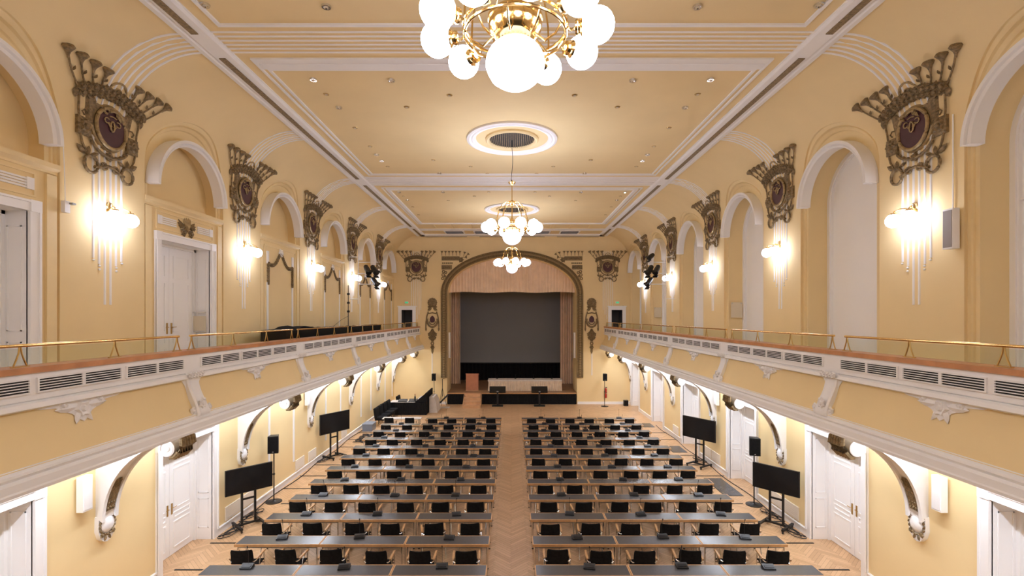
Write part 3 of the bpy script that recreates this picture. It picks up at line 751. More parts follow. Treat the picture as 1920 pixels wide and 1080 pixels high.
# recessed ceiling spots (x, y)
half = [(5.15, 8.23, 1), (3.13, 8.27, 1), (4.38, 10.82, 1), (2.67, 10.86, 1), (4.37, 11.55, 0), (4.33, 12.27, 1), (1.48, 11.6, 0), (2.63, 12.25, 0), (4.35, 13.6, 0), (4.36, 15.08, 0), (4.37, 15.83, 1), (4.37, 16.45, 1), (4.33, 17.1, 0), (2.63, 16.4, 0), (1.44, 17.1, 0), (2.65, 17.9, 1), (.90, 17.95, 0),
        (4.74, 20.6, 1), (2.9, 20.6, 1), (.97, 20.6, 0), (4.71, 21.3, 0), (4.7, 22.0, 1), (1.63, 21.3, 0), (2.87, 22.1, 0), (4.73, 23.4, 0), (4.8, 25.2, 0)]
half.sort(key=lambda q: (q[1], q[0]))
dm_c = MB().lathe([(.001, -.012), (.035, -.014), (.05, -.03), (.075, -.03), (.082, .0)], 14).mesh('spot_ring', CHROME); dm_d = MB().lathe([(.001, -.006), (.05, -.008), (.065, -.012), (.072, .0)], 14).mesh('spot_ring', BRASS_D)
lens = MB().lathe([(.001, -.016), (.034, -.018)], 10).mesh('lens', PLAQUE); lens_on = MB().lathe([(.001, -.032), (.04, -.032)], 10).mesh('lens', SPOT_ON)
for s in (-1, 1):
    for (x, y, ch) in half:
        on = s > 0 and (x, y) == (4.74, 20.6)
        d = empty('ceiling_spot', (s*x, y, ZT), category='downlight', group='recessed ceiling spots' if not on else 'lit ceiling spot',
                  label='lit ceiling spot on the right of the far coffer' if on else '%s spot in the %s ceiling coffer, %s half, %s from the camera' % ('chrome' if ch else 'dark bronze', ('near', 'middle', 'far')[(y > 9.4)+(y > 18.9)], SIDE[s], ORD[[q for q in half if q[2] == ch and (q[1] > 9.4)+(q[1] > 18.9) == (y > 9.4)+(y > 18.9)].index((x, y, ch))]))
        if not on and not ch: d['group'] = 'dark recessed ceiling spots'
        link('ring', dm_c if ch else dm_d, d); link('lens', lens_on if on else lens, d)

# ------------------------------------------------------------------ brackets below the balconies
def bracket():
    r = empty('balcony_bracket', category='bracket', group='white plaster brackets under the balconies')
    h = .17
    # concave front curve from the wall foot to the volute under the balcony edge: (x into room, z)
    cv = [(.10+1.42*(1-cos(t)), 1.95+1.50*sin(t)) for t in lin(0, 1.30, 16)]
    top = 3.66
    poly = cv+[(cv[-1][0], top), (0, top), (0, 1.95)]
    m = MB()
    A = [(x, -h, z) for x, z in poly]; B = [(x, h, z) for x, z in poly]; m.ngon(A); m.ngon(B); m.strip(A, B, True)
    m.obj('web', WHITE, r, 30)
    m = MB()                                                       # raised rim along the curve
    for y0, y1 in ((-h-.02, -h+.05), (h-.05, h+.02)):
        a = [(x+.04, y0, z-.03) for x, z in cv]; b = [(x+.04, y1, z-.03) for x, z in cv]; a2 = [(x-.06, y0, z+.05) for x, z in cv]; b2 = [(x-.06, y1, z+.05) for x, z in cv]
        m.rows([a2, a, b, b2])
    m.obj('rim', WHITE, r, 30)
    g = MB()
    for (x, z) in cv[2:8]:
        for q in (-.075, 0, .075): g.rosette(q, z, 0, .055, 5, .045)
    g.v = []; g.f = []
    def on_curve(t, n): return (.10+1.42*(1-cos(t))+n*cos(t), 1.95+1.50*sin(t)-n*sin(t))
    rn = random.Random(2)
    def cmap(n, a, t): x, z = on_curve(t, n); return (x, a, z)
    g = MB(cmap); g.quad((.012, -.095, .10), (.012, .095, .10), (.012, .095, .52), (.012, -.095, .52))
    for i in range(6):
        for q in (-.06, 0, .06): g.rosette(q, .13+i*.07, .012, .04, 5, .035, rn.random()*3)
    g.obj('gilt_relief', GOLD, r)
    # volute end
    m = MB(); vx, vz = 1.34, 3.30
    m.lathe([(.001, -.20), (.05, -.21), (.06, -.19), (.11, -.19), (.12, -.21), (.15, -.20), (.155, 0), (.15, .20), (.12, .21), (.001, .20)], 20, (vx, 0, vz), 'y'); m.obj('volute', WHITE, r, 30)
    g = MB(lambda n, a, b: (vx+.02+n*.6+a*0+.10, a, vz-.0+b)); g.v = []
    g = MB()
    for q in range(5):
        a = -.15+q*.075
        g.tube([(vx+.02, a, vz-.19), (vx+.12, a, vz-.17), (vx+.21, a, vz-.07), (vx+.27, a, vz+.05), (vx+.26, a, vz+.17), (vx+.20, a, vz+.26)], [.02, .05, .055, .06, .05, .02], 7)
    g.obj('acanthus_leaf', GOLD, r)
    # foot medallion with wreath
    m = MB()
    pl = [(-.19, 2.02), (-.20, 1.75), (-.15, 1.60), (-.07, 1.52), (0, 1.50), (.07, 1.52), (.15, 1.60), (.20, 1.75), (.19, 2.02)]
    A = [(0, a, b) for a, b in pl]; B = [(.08, a, b) for a, b in pl]; m.strip(A, B, True); m.ngon(B); m.obj('foot_plate', WHITE, r)
    m = MB().lathe([(.001, .045), (.08, .04), (.13, .02), (.15, 0)], 22, (.09, 0, 1.83), 'x'); m.obj('medallion', PAINT, r)
    g = MB()
    for i in range(14):
        t = radians(125+i*22.1)
        if i in (13,): continue
        g.leaf(.155*cos(t), 1.83+.17*sin(t), t+1.2, .085, .028, .085, .03)
    for e in (-1, 1): g.leaf(e*.03, 1.63, -pi/2+e*.35, .11, .03, .085, .03); g.rosette(e*.12, 1.66, .085, .045, 5, .03); g.rosette(e*.15, 1.99, .085, .04, 5, .03)
    g.obj('wreath', GOLD, r)
    return r
bp_ = bracket(); used = [False]
for s in (-1, 1):
    for k, b in enumerate(BRK+[31.85]):
        lab = 'white plaster bracket with gilt wreath under the %s balcony, %s' % (SIDE[s], WHERE[k] if k < 4 else ('fifth from the camera' if k == 4 else 'against the stage wall'))
        place(bp_, used, (s*XW, b, 0), 0 if s < 0 else pi, lab)

# ------------------------------------------------------------------ stage
stage = empty('stage', (0, 0, 0), kind='structure')
MB().box(-4.26, 4.26, YB+.003, YB+2.2, .70, .75).box(-5.6, 5.6, YB+2.2, 38.9, .70, .75).obj('stage_floor', STAGEF, stage)
MB().box(-4.25, 4.25, YB-.06, YB-.0, .69, .755).obj('stage_nosing', BEECH, stage)
mb = MB(); N = 170
A = [(-4.22+8.44*i/N, YB-.03+.012*sin(i*1.9), 0.0) for i in range(N+1)]
mb.strip(A, [(x, y, .69) for x, y, z in A]); mb.obj('stage_skirt', BLACK, stage)
MB().box(-5.6, 5.6, 39.0, 39.1, 0, 11).box(-5.7, -5.6, YB+2.2, 39.1, 0, 11).box(5.6, 5.7, YB+2.2, 39.1, 0, 11).box(-5.7, 5.7, YB+.02, 39.1, 11, 11.1).obj('stage_backdrop', BLACK, stage)
# gilded proscenium frame
mb = MB(); sec = [(-.02, .02), (-.02, -.10), (.03, -.13), (.10, -.08), (.14, -.14), (.26, -.14), (.30, -.08), (.36, -.12), (.40, -.08), (.40, .02)]
mb.rows([[(x, YB+d, z) for x, z in pros(q, 61, 1.75)] for q, d in sec]); fr = mb.obj('proscenium_frame', GOLD, stage, 30)
g = MB(); P0 = pros(.20, 121, 1.75); acc = []
for i in range(len(P0)-1):
    (x0, z0), (x1, z1) = P0[i], P0[i+1]; n = max(1, int(sqrt((x1-x0)**2+(z1-z0)**2)/.15))
    acc += [(x0+(x1-x0)*k/n, z0+(z1-z0)*k/n) for k in range(n)]
g = MB(lambda n, a, b: (a, YB-.13-n, b))
for i, (x, z) in enumerate(acc): g.rosette(x, z, 0, .062, 5, .05, i)
g.obj('gilt_beading', GOLD_L, fr)
def drape(name, x0, x1, y, z0, z1, waves, amp, m, parent=None, swag=0.0, **kw):
    n = int(waves*8); rn = random.Random(len(name)); ph = [rn.random()*.8 for _ in range(n+1)]
    rows = []
    for z in lin(z1, z0, 8):
        rows.append([(x0+(x1-x0)*i/n, y+amp*sin(2*pi*waves*i/n+ph[i]*.6)+.3*amp*sin(2*pi*waves*.37*i/n), z+(swag*sin(pi*3*i/n)**2 if z == z0 else 0)) for i in range(n+1)])
    return MB().rows(rows).obj(name, m, parent, 60, **kw)
drape('stage_valance', -4.7, 4.7, YB+1.0, 7.38, 10.6, 46, .032, CURTAIN, swag=.06, label='peach pleated valance filling the top of the stage arch', category='curtain')
drape('stage_curtain', -5.5, -3.86, 36.6, .76, 8.6, 10, .09, CURTAIN, label='peach side curtain at the left of the grey screen', category='curtain', group='side curtains on stage')
drape('stage_curtain', 3.60, 5.5, 36.6, .76, 8.6, 11, .09, CURTAIN, label='peach side curtain at the right of the grey screen', category='curtain', group='side curtains on stage')
ps = empty('projection_screen', (-.15, 38.5, 0), label='large dark grey projection screen at the back of the stage', category='screen')
MB().box(-4.3, 4.3, 0, .04, 2.16, 8.4).obj('fabric', PROJ, ps); MB().box(-4.3, 4.3, -.03, .05, 2.10, 2.17).obj('weight_bar', METAL, ps)
drape('black_masking_drape', -4.6, 4.4, 38.75, .76, 2.3, 30, .05, BLACK, label='black masking drape below the projection screen', category='drape')
# lectern
l = empty('lectern', (-2.70, 33.25, .75), label='plain cherry wood lectern at the left of the stage', category='lectern')
MB().box(-.42, .42, -.02, .02, .04, 1.12).obj('front_panel', LECT, l); MB().box(-.42, -.38, .02, .42, .04, 1.12).obj('side_panel', LECT, l); MB().box(.38, .42, .02, .42, .04, 1.12).obj('side_panel', LECT, l)
MB().prism([(-.04, 1.12), (.46, 1.02), (.46, 1.06), (-.04, 1.16)], -.44, .44, 'x').obj('sloped_top', LECT, l); MB().box(-.44, .44, -.04, .44, 0, .04).obj('plinth', STEPW, l)
# steps
st = empty('stage_steps', (-2.55, 30.80, 0), label='pale wooden steps leading up to the stage below the lectern', category='steps')
for i in range(4):
    hw = .56-.012*i
    MB().box(-hw, hw, i*.355, i*.355+.40, .15+i*.19-.03, .18+i*.19).obj('tread', STEPW, st); MB().box(-hw+.02, hw-.02, i*.355+.02, i*.355+.05, max(0, i*.19-.01), .15+i*.19).obj('riser', STEPW, st)
for e in (-1, 1):
    y0, y1 = sorted((e*.53, e*.57)); MB().prism([(0, 0), (1.41, 0), (1.41, .70), (1.10, .70), (0, .14)], y0, y1, 'x').obj('stringer', STEPW, st)
# skirted table on stage
t = empty('panel_table', (.88, 33.1, .75), label='long table with pleated beige skirt and white cloth on stage', category='table')
MB().box(-2.47, 2.47, -.02, .85, .70, .74).obj('tabletop', BEECH, t)
n = 260; A = [(-2.5+5.0*i/n, -.06+.03*sin(i*1.0), .0) for i in range(n+1)]
A = [(-2.52, .85, 0)]+A+[(2.52, .85, 0)]
MB().rows([A, [(x*.985, y+.02, .70) for x, y, z in A]]).obj('pleated_skirt', SKIRT, t, 60)
MB().box(-2.5, 2.5, -.045, .87, .735, .752).box(-2.5, 2.5, -.05, -.035, .64, .752).obj('tablecloth', CLOTHW, t)
for i, x in enumerate((-1.9, -.65, .6, 1.85)):
    m = empty('table_microphone', (.88+x, 33.65, 1.502), label='small table microphone on the stage table, %s from the lectern' % ORD[i], category='microphone', group='microphones on the stage table')
    MB().box(-.06, .06, -.06, .06, 0, .03).obj('base', BLACKP, m); MB().tube([(0, 0, .03), (0, -.02, .18), (0, -.05, .3)], .006, 5).obj('gooseneck', BLACKP, m)
# confidence monitors
for x, lb in ((-.93, 'beside the steps'), (1.77, 'right of the aisle')):
    m = empty('floor_monitor', (x, 31.6, 0), label='black tilted screen on a short stand before the stage, '+lb, category='monitor', group='tilted screens in front of the stage')
    a = radians(50); ax, az = (0, -sin(a), cos(a)), (0, cos(a), sin(a))
    MB().obox((0, .05, 1.05), (1, 0, 0), (0, cos(a), sin(a)), (0, -sin(a), cos(a)), .52, .24, .025).obj('screen', SCREEN, m)
    MB().box(-.05, .05, -.03, .03, .05, 1.0).obj('column', METAL, m); MB().box(-.35, .35, -.22, .22, 0, .06).obj('base', METAL, m); MB().obox((0, -.08, .93), (1, 0, 0), (0, cos(a), sin(a)), (0, -sin(a), cos(a)), .06, .025, .03).obj('badge', ALU, m)

# ------------------------------------------------------------------ stage wall ornaments
for s in (-1, 1):
    t = empty('totem_ornament', (s*5.23, YB, 0), label='tall gilt carved drop with mask and shield, %s of the stage arch' % SIDE[s], category='ornament', group='gilt drops beside the stage arch')
    F = lambda n, a, b: (a, -n, b)
    m = MB(F); m.sphere((.04, 0, 6.68), .30, 18, 10, (.35, 1, 1)); m.rosette(0, 6.70, .1, .17, 8, .08)
    for q in range(12): m.rosette(.25*cos(q*pi/6), 6.68+.25*sin(q*pi/6), .04, .07, 5, .06)
    for e in (-1, 1): m.leaf(e*.05, 6.32, (-.5 if e > 0 else pi+.5), .32, .10, .02, .06); m.leaf(e*.05, 6.36, (.2 if e > 0 else pi-.2), .28, .09, .02, .06)
    m.obj('mask', GOLD, t)
    m = MB(F); m.tube([(.05, .34*cos(q), 5.50+.42*sin(q)) for q in lin(pi*.9, pi*2.1, 19)], .06, 7); m.tube([(.05, .20*cos(q), 5.45+.20*sin(q)) for q in lin(pi, 2*pi, 11)], .035, 6)
    for e in (-1, 1): m.tube([(.04, e*.27, 6.1), (.04, e*.36, 5.8), (.04, e*.42, 5.4), (.04, e*.43, 4.95)], .04, 6); m.leaf(e*.42, 5.1, -pi/2, .32, .06, .03)
    m.tube([(.05, -.26, 5.95), (.05, 0, 6.02), (.05, .26, 5.95)], .04, 6); m.obj('shield_frame', GOLD, t)
    m = MB(F); m.ngon([(.05, .17*cos(q), 5.60+.22*sin(q)-.05*abs(cos(q))) for q in lin(0, 2*pi, 21)[:-1]]); m.obj('shield', PURPLE, t)
    m = MB(F)
    for (a, b, q) in ((0, 4.75, .16), (-.16, 4.60, .14), (.16, 4.60, .14), (0, 4.50, .17), (-.13, 4.38, .12), (.13, 4.38, .12), (0, 4.25, .13), (0, 4.88, .09)): m.rosette(a, b, .02, q, 6, .09, a*9)
    m.obj('flower_cluster', GOLD, t)
    m = MB(F); m.tube([(.04, .09*cos(q), 4.0+.09*sin(q)) for q in lin(0, 2*pi, 15)[:-1]], .03, 6, closed=True); m.rosette(0, 3.75, .02, .13, 6, .07); m.leaf(0, 3.70, -pi/2, .40, .08, .03, .06); m.obj('pendant', GOLD, t)
    # trumpet spandrels by the arch
    t = empty('spandrel_ornament', (0, YB, 0), label='gilt trumpet lilies in rows in the %s shoulder of the stage arch' % SIDE[s], category='ornament', group='gilt spandrels of the stage arch')
    def lily(m, a, b, da=0, db=1):
        R = []; pa, pb = -db, da
        for (h, r) in ((-.22, .012), (-.06, .018), (0, .035), (.06, .085), (.085, .095), (.06, .03)): R.append([(.05+r*.7*sin(2*pi*j/8), a+da*h+pa*r*cos(2*pi*j/8), b+db*h+pb*r*cos(2*pi*j/8)) for j in range(8)])
        m.rows(R, True)
    for i in range(6):
        m = MB(F); lily(m, s*(4.60-.235*i), 9.98); m.obj('trumpet_lily', GOLD, t)
    for i, (a, b, da, db) in enumerate(((3.12, 9.92, -.3, .95), (2.90, 9.85, -.75, .66), (3.05, 9.66, -1, .1))):
        m = MB(F); lily(m, s*a, b, s*da, db); m.obj('trumpet_lily', GOLD, t)
    for (x0, x1, za, zb) in ((3.45, 4.62, 9.45, 9.72), (3.95, 4.62, 8.86, 9.14)):
        m = MB(F); a0, a1 = sorted((s*x0, s*x1)); P = lambda n, q: [(n, a0+q, za+q), (n, a1-q, za+q), (n, a1-q, zb-q), (n, a0+q, zb-q)]
        m.strip(P(0, 0), P(.06, 0), True); m.ngon(P(.06, 0)); k = int((x1-x0)/.14)
        for i in range(k): m.rosette(a0+.07+i*.14, (za+zb)/2, .05, .075, 5, .04, i)
        m.obj('flower_block', GOLD, t)
    m = MB(F); m.rosette(s*3.36, 9.50, 0, .17, 6, .08)
    for i in range(6): m.rosette(s*(4.55-.12*i), 9.28, 0, .05, 5, .04)
    for i, (a, b, q) in enumerate(((4.5, 8.72, .08), (4.35, 8.66, .07), (4.52, 8.5, .09), (4.4, 8.42, .05), (4.55, 8.27, .08))): m.tube([(.04, s*(a+q*cos(u)), b+q*sin(u)) for u in lin(0, 2*pi, 13)[:-1]], .025, 5, closed=True)
    m.obj('scrolls', GOLD, t)
    e = empty('exit_sign', (s*6.92, YB-.02, 6.62), label='small green exit sign above the %s balcony door on the stage wall' % SIDE[s], category='sign', group='exit signs'); MB().box(-.12, .12, -.05, .0, 0, .14).obj('case', PAINT, e); MB().box(-.10, .10, -.056, -.05, .02, .12).obj('sign_face', GREEN, e)
    cs = empty('column_speaker', (s*4.24, YB+.6, 3.0), label='slim white column speaker on the %s inner side of the stage opening' % SIDE[s], category='speaker', group='column speakers in the stage opening')
    MB().box(-s*.12, 0, -.09, .09, 0, 1.7).obj('cabinet', PAINT, cs); MB().box(-s*.13, -s*.12, -.07, .07, .05, 1.65).obj('grille', ALU, cs)

# ------------------------------------------------------------------ column speakers on the walls
def column_speaker(s, y, z, h, mg, label):
    c = empty('column_speaker', (s*XW, y, z), label=label, category='speaker')
    MB().box(-s*.16, -s*.04, -.10, .10, 0, h).obj('cabinet', mg[0], c); MB().box(-s*.17, -s*.16, -.085, .085, .03, h-.03).obj('grille', mg[1], c); MB().box(-s*.05, 0, -.03, .03, .2, h-.2).obj('wall_bracket', METAL, c)
column_speaker(1, 8.55, 6.93, .70, (PAINT, SPKG), 'grey column speaker on the right upper wall beside the nearest window')
MB().tube([(XW-.02, 8.60, 7.63), (XW-.02, 8.60, 9.3)], .012, 6).obj('cable_conduit', PAINT, label='thin white conduit above the grey column speaker, right wall', category='conduit')
ca = empty('wall_socket_box', (-XW, 8.48, 7.55), label='small white bracket box on the left pier edge by the nearest arch', category='fitting')
MB().box(0, .07, -.05, .05, 0, .20).obj('box', PAINT, ca); MB().tube([(.03, 0, .2), (.02, 0, .6), (.02, -.03, 1.2)], .008, 5).obj('cable', PAINT, ca); MB().box(.05, .13, .03, .10, .15, .18).obj('lever', ALU, ca)
for s in (-1, 1):
    column_speaker(s, 8.78, 2.28, .62, (PAINT, PAINT), 'white column speaker under the %s balcony beside the first bracket' % SIDE[s])
    column_speaker(s, 18.35, 2.45, .62, (PAINT, PAINT), 'white column speaker under the %s balcony beside the third bracket' % SIDE[s])
# glass plaques
for y, lb in ((17.66, 'second'), (27.20, 'fourth')):
    p = empty('wall_plaque', (8.08, y, 5.72), label='pale plaque on the side of the %s far window niche, right balcony' % lb, category='plaque', group='plaques in the window niches')
    MB().box(-.20, .20, -.015, .0, 0, .55).obj('plate', PLAQUE, p)
    for e in (-1, 1): MB().box(e*.16-.015, e*.16+.015, -.03, -.01, .5, .53).obj('fixing', CHROME, p)
p = empty('glass_sign', (-8.03, 12.62, 5.35), label='clear glass sign on the jamb of the white balcony door', category='sign')
MB().box(-.16, .16, -.02, -.012, 0, .42).obj('plate', PLAQUE, p); MB().box(-.17, .17, -.025, -.005, .50, .53).obj('rod', CHROME, p); MB().box(-.15, .15, -.03, -.01, .02, .04).obj('clamp', CHROME, p)
# low white wall vents
for s, ys in ((-1, (13.6, 14.4, 17.9, 19.0, 22.6)), (1, (13.6, 14.4, 18.6, 19.4, 23.2))):
    for i, y in enumerate(ys):
        v = empty('wall_heater', (s*XW, y, .24), label='low white wall panel above the %s baseboard, %s from the camera' % (SIDE[s], ORD[i]), category='wall panel', group='low white wall panels')
        MB().box(-s*.03, 0, -.36, .36, 0, .36).obj('casing', HEATER, v)
        for q in range(5): MB().box(-s*.033, -s*.03, -.32, .32, .06+q*.055, .068+q*.055).obj('slot', HEATER, v)

# ------------------------------------------------------------------ conference tables, chairs and microphones
TW, TD, TZ = 1.875, .44, .74
def table():
    r = empty('conference_table', category='table'); w = TW/2-.004
    MB().box(-w+.022, w-.022, .022, TD-.022, TZ-.035, TZ).obj('laminate_top', LAMINATE, r)
    e = .022
    MB().box(-w, w, 0, e, TZ-.058, TZ+.001).box(-w, w, TD-e, TD, TZ-.045, TZ+.001).box(-w, -w+e, e, TD-e, TZ-.045, TZ+.001).box(w-e, w, e, TD-e, TZ-.045, TZ+.001).obj('wood_edging', BEECH, r)
    MB().box(-w+.08, w-.08, .05, .07, TZ-.10, TZ-.045).box(-w+.08, w-.08, TD-.07, TD-.05, TZ-.10, TZ-.045).obj('apron', ALU, r)
    for x in (-w+.06, w-.06):
        for y in (.05, TD-.05):
            l = MB().tube([(x, y, .02), (x, y, TZ-.045)], .018, 8).obj('leg', CHROME, r); MB().lathe([(.024, 0), (.024, .02), (.018, .025)], 8, (x, y, 0)).obj('glide', BLACKP, l)
    return r
def chair():
    r = empty('conference_chair', category='chair')
    R = []
    for z, y, hw in ((.47, .0, .20), (.52, -.03, .225), (.62, -.045, .228), (.72, -.055, .225), (.84, -.085, .22), (.875, -.09, .205)):
        R.append([(x*hw/.22, y+.9*(abs(x)*abs(x)), z) for x in lin(-.22, .22, 9)])
    m = MB().rows(R); B = [[(x, y-.028, z) for x, y, z in row] for row in R]; m.rows(B)
    m.strip(R[0], B[0]); m.strip(R[-1], B[-1]); m.strip([q[0] for q in R], [q[0] for q in B]); m.strip([q[-1] for q in R], [q[-1] for q in B])
    m.obj('backrest', BLACK, r, 50)
    m = MB(); S_ = [[(x, y, .445+dz+.02*(y-.22)**2*4-.012*cos(x*6)) for x in lin(-.235, .235, 7)] for y, dz in ((.01, .0), (.10, -.005), (.30, .0), (.44, .012), (.47, -.005))]
    m.rows(S_); m.rows([[(x, y, z-.035) for x, y, z in row] for row in S_])
    for a in (S_[0], S_[-1], [q[0] for q in S_], [q[-1] for q in S_]): m.strip(a, [(x, y, z-.035) for x, y, z in a])
    m.obj('seat', BLACK, r, 50)
    for e in (-1, 1):
        x = e*.275
        MB().tube([(x, .42, .012), (x, .40, .30), (x, .37, .64)], .0125, 8).obj('front_leg', CHROME, r)
        MB().tube([(x, -.06, .012), (x, .05, .30), (x, .20, .60), (x, .30, .645)], .0125, 8).obj('back_leg', CHROME, r)
        m = MB(); sec = [(-.024, .645), (.024, .645), (.026, .660), (.018, .672), (-.018, .672), (-.026, .660)]
        m.rows([[(x+a*q, y, b+dz) for a, b in sec+[sec[0]]] for y, q, dz in ((.02, .7, -.012), (.06, 1, 0), (.30, 1, .004), (.40, .95, 0), (.43, .6, -.01))]); m.obj('armrest', BEECH, r)
        MB().tube([(x, .03, .62), (x*.85, -.01, .60), (x*.80, -.035, .62)], .010, 6).obj('back_bracket', CHROME, r)
    MB().tube([(-.275, .10, .40), (.275, .10, .40)], .011, 6).tube([(-.275, .38, .40), (.275, .38, .40)], .011, 6).obj('crossbar', CHROME, r)
    return r
def mic():
    r = empty('microphone_unit', category='microphone')
    m = MB().prism([(-.075, 0), (.075, 0), (.075, .062), (.045, .066), (-.075, .026)], -.115, .115, 'x'); m.obj('base', BLACKP, r)
    MB().obox((.0, -.02, .050), (1, 0, 0), (0, .95, .317), (0, -.317, .95), .09, .035, .002).obj('button_panel', METAL, r)
    MB().tube([(.0, .05, .06), (.0, .055, .22), (.0, .04, .33), (0, .02, .39)], .0048, 6).obj('gooseneck', BLACKP, r)
    MB().tube([(0, .02, .39), (0, .005, .42), (0, -.002, .435)], [.008, .011, .007], 8).obj('microphone_head', BLACKP, r)
    return r
tp, cp_, mp_ = table(), chair(), mic(); ut, uc, um = [False], [False], [False]
ROWY = [9.48+1.314*k for k in range(12)]
rn = random.Random(21)
PLACE = ['by the aisle', 'in the middle', 'by the wall']
for s in (-1, 1):
    x_in = .45 if s > 0 else .495
    for k, y in enumerate(ROWY):
        rowl = ('%s row from the camera' % ORD[k])
        for j in range(3):
            if s < 0 and k == 11 and j == 2: continue
            xc = s*(x_in+TW*(j+.5))
            place(tp, ut, (xc, y, 0), 0, 'grey topped table with beech edge %s, %s block, %s' % (PLACE[j], SIDE[s], rowl), group='conference tables in rows')
            mx = xc+s*rn.uniform(-.12, .10)+(.08 if s > 0 else -.05)
            place(mp_, um, (mx, y+.30+rn.uniform(-.02, .05), TZ+.001), radians(rn.uniform(-14, 14)), 'black gooseneck microphone on the table %s, %s block, %s' % (PLACE[j], SIDE[s], rowl), group='conference microphones')
            if k == 0: continue
            for h in (-1, 1):
                n = j*2+(0 if h*s < 0 else 1) if False else j*2+(0 if h < 0 else 1)
                cx = s*(x_in+TW*(j+.5)+h*.462)+rn.uniform(-.05, .05)
                place(cp_, uc, (cx, y-.475+rn.uniform(-.04, .035), 0), radians(rn.gauss(-s*2, 4)), 'black armchair, beech arms, %s from the aisle, %s block, %s' % (ORD[n], SIDE[s], rowl), group='conference armchairs')
# white label on three near microphones
t = empty('white_side_table', (-5.45, 24.15, 0), label='pale small table with two chairs before the black skirted desk', category='table')
MB().box(-.95, .95, 0, .42, .70, .735).obj('tabletop', CLOTHW, t)
for x in (-.85, .85):
    for y in (.05, .37): MB().tube([(x, y, 0), (x, y, .70)], .018, 6).obj('leg', ALU, t)
for i, x in enumerate((-5.95, -4.95)): place(cp_, uc, (x, 23.75, 0), 0, 'black armchair at the pale small table, on its %s' % ('left', 'right')[i], group='chairs at the pale table')

# ------------------------------------------------------------------ screens and speakers on stands
def tv(loc, ang, w, h, z0, label):
    t = empty('display_stand', (loc[0], loc[1], 0), ang, label=label, category='television', group='black displays on wheeled stands')
    MB().box(-w/2, w/2, -.03, .02, z0, z0+h).obj('casing', BLACKP, t); MB().box(-w/2+.012, w/2-.012, -.034, -.03, z0+.015, z0+h-.012).obj('screen', SCREEN, t)
    for x in (-.17, .17): MB().box(x-.025, x+.025, .03, .08, .10, z0+h*.7).obj('upright', METAL, t)
    MB().box(-.17, .17, .03, .06, z0-.22, z0-.17).obj('crossbar', METAL, t); MB().box(-.4, .4, .02, .05, z0+h*.3, z0+h*.36).box(-.4, .4, .02, .05, z0+h*.6, z0+h*.66).obj('mount', METAL, t)
    for x in (-.30, .30):
        MB().box(x-.03, x+.03, -.33, .36, .07, .12).obj('foot', METAL, t)
        for y in (-.30, .33): MB().lathe([(.001, -.015), (.035, -.015), (.035, .015), (.001, .015)], 10, (x, y, .036), 'x').obj('castor', BLACKP, t)
    MB().box(-.33, .33, .02, .08, .07, .12).obj('base_bar', METAL, t)
tv((-7.20, 13.45), radians(48), 1.21, .69, .97, 'black display on a wheeled stand near the left wall, the nearer one')
tv((-7.22, 20.0), radians(58), 1.43, .81, 1.05, 'black display on a wheeled stand near the left wall, the farther one')
tv((7.20, 13.40), radians(-50), 1.21, .69, .97, 'black display on a wheeled stand near the right wall, the nearer one')
tv((7.18, 18.85), radians(-56), 1.43, .81, 1.05, 'black display on a wheeled stand near the right wall, the farther one')
def pa(loc, ang, w, h, zb, label, rnd_base=True):
    t = empty('speaker_on_stand', (loc[0], loc[1], 0), ang, label=label, category='speaker', group='black speakers on pole stands')
    d = .26
    MB().prism([(-w/2, -.13), (w/2, -.13), (w/2*.75, .13), (-w/2*.75, .13)], zb, zb+h, 'z').obj('cabinet', BLACKP, t); MB().box(-w/2+.01, w/2-.01, -.145, -.13, zb+.02, zb+h-.02).obj('grille', BLACK, t); MB().box(-.02, .02, -.15, -.145, zb+.04, zb+.065).obj('badge', ALU, t)
    MB().tube([(0, 0, .03), (0, 0, zb)], .018, 8).obj('pole', METAL, t); MB().lathe([(.001, .0), (.24, 0), (.24, .02), (.05, .035), (.02, .06)], 20).obj('base', METAL, t)
    MB().box(-.03, .03, -.03, .03, zb*.55, zb*.58).obj('collar', METAL, t)
pa((-7.40, 15.25), radians(14), .31, .53, 1.53, 'black speaker on a pole stand behind the near left display')
pa((7.40, 15.0), radians(-14), .31, .53, 1.53, 'black speaker on a pole stand behind the near right display')
pa((-5.05, 31.8), 0, .27, .45, 1.62, 'black speaker on a pole stand left of the stage')
pa((5.95, 31.5), 0, .27, .45, 1.65, 'black speaker on a pole stand right of the stage')
for i, z in enumerate((.80, .45)):
    f = empty('fire_extinguisher', (6.14, 32.12, z), label='red fire extinguisher by the right stage speaker, the %s one' % ('upper', 'lower')[i], category='extinguisher', group='fire extinguishers')
    MB().lathe([(.001, 0), (.07, 0), (.075, .03), (.075, .24), (.03, .29), (.02, .31)], 12).obj('cylinder', RED, f); MB().box(-.02, .08, -.015, .015, .31, .35).obj('valve', BLACKP, f); MB().box(-.05, .05, .05, .135, .10, .14).obj('wall_hook', METAL, f)
f = empty('floor_box', (7.35, 31.7, 0), label='small black loudspeaker box on the floor in the far right corner', category='speaker'); MB().box(-.14, .14, -.12, .12, 0, .36).obj('cabinet', BLACKP, f); MB().box(-.12, .12, -.13, -.12, .03, .33).obj('grille', BLACK, f)

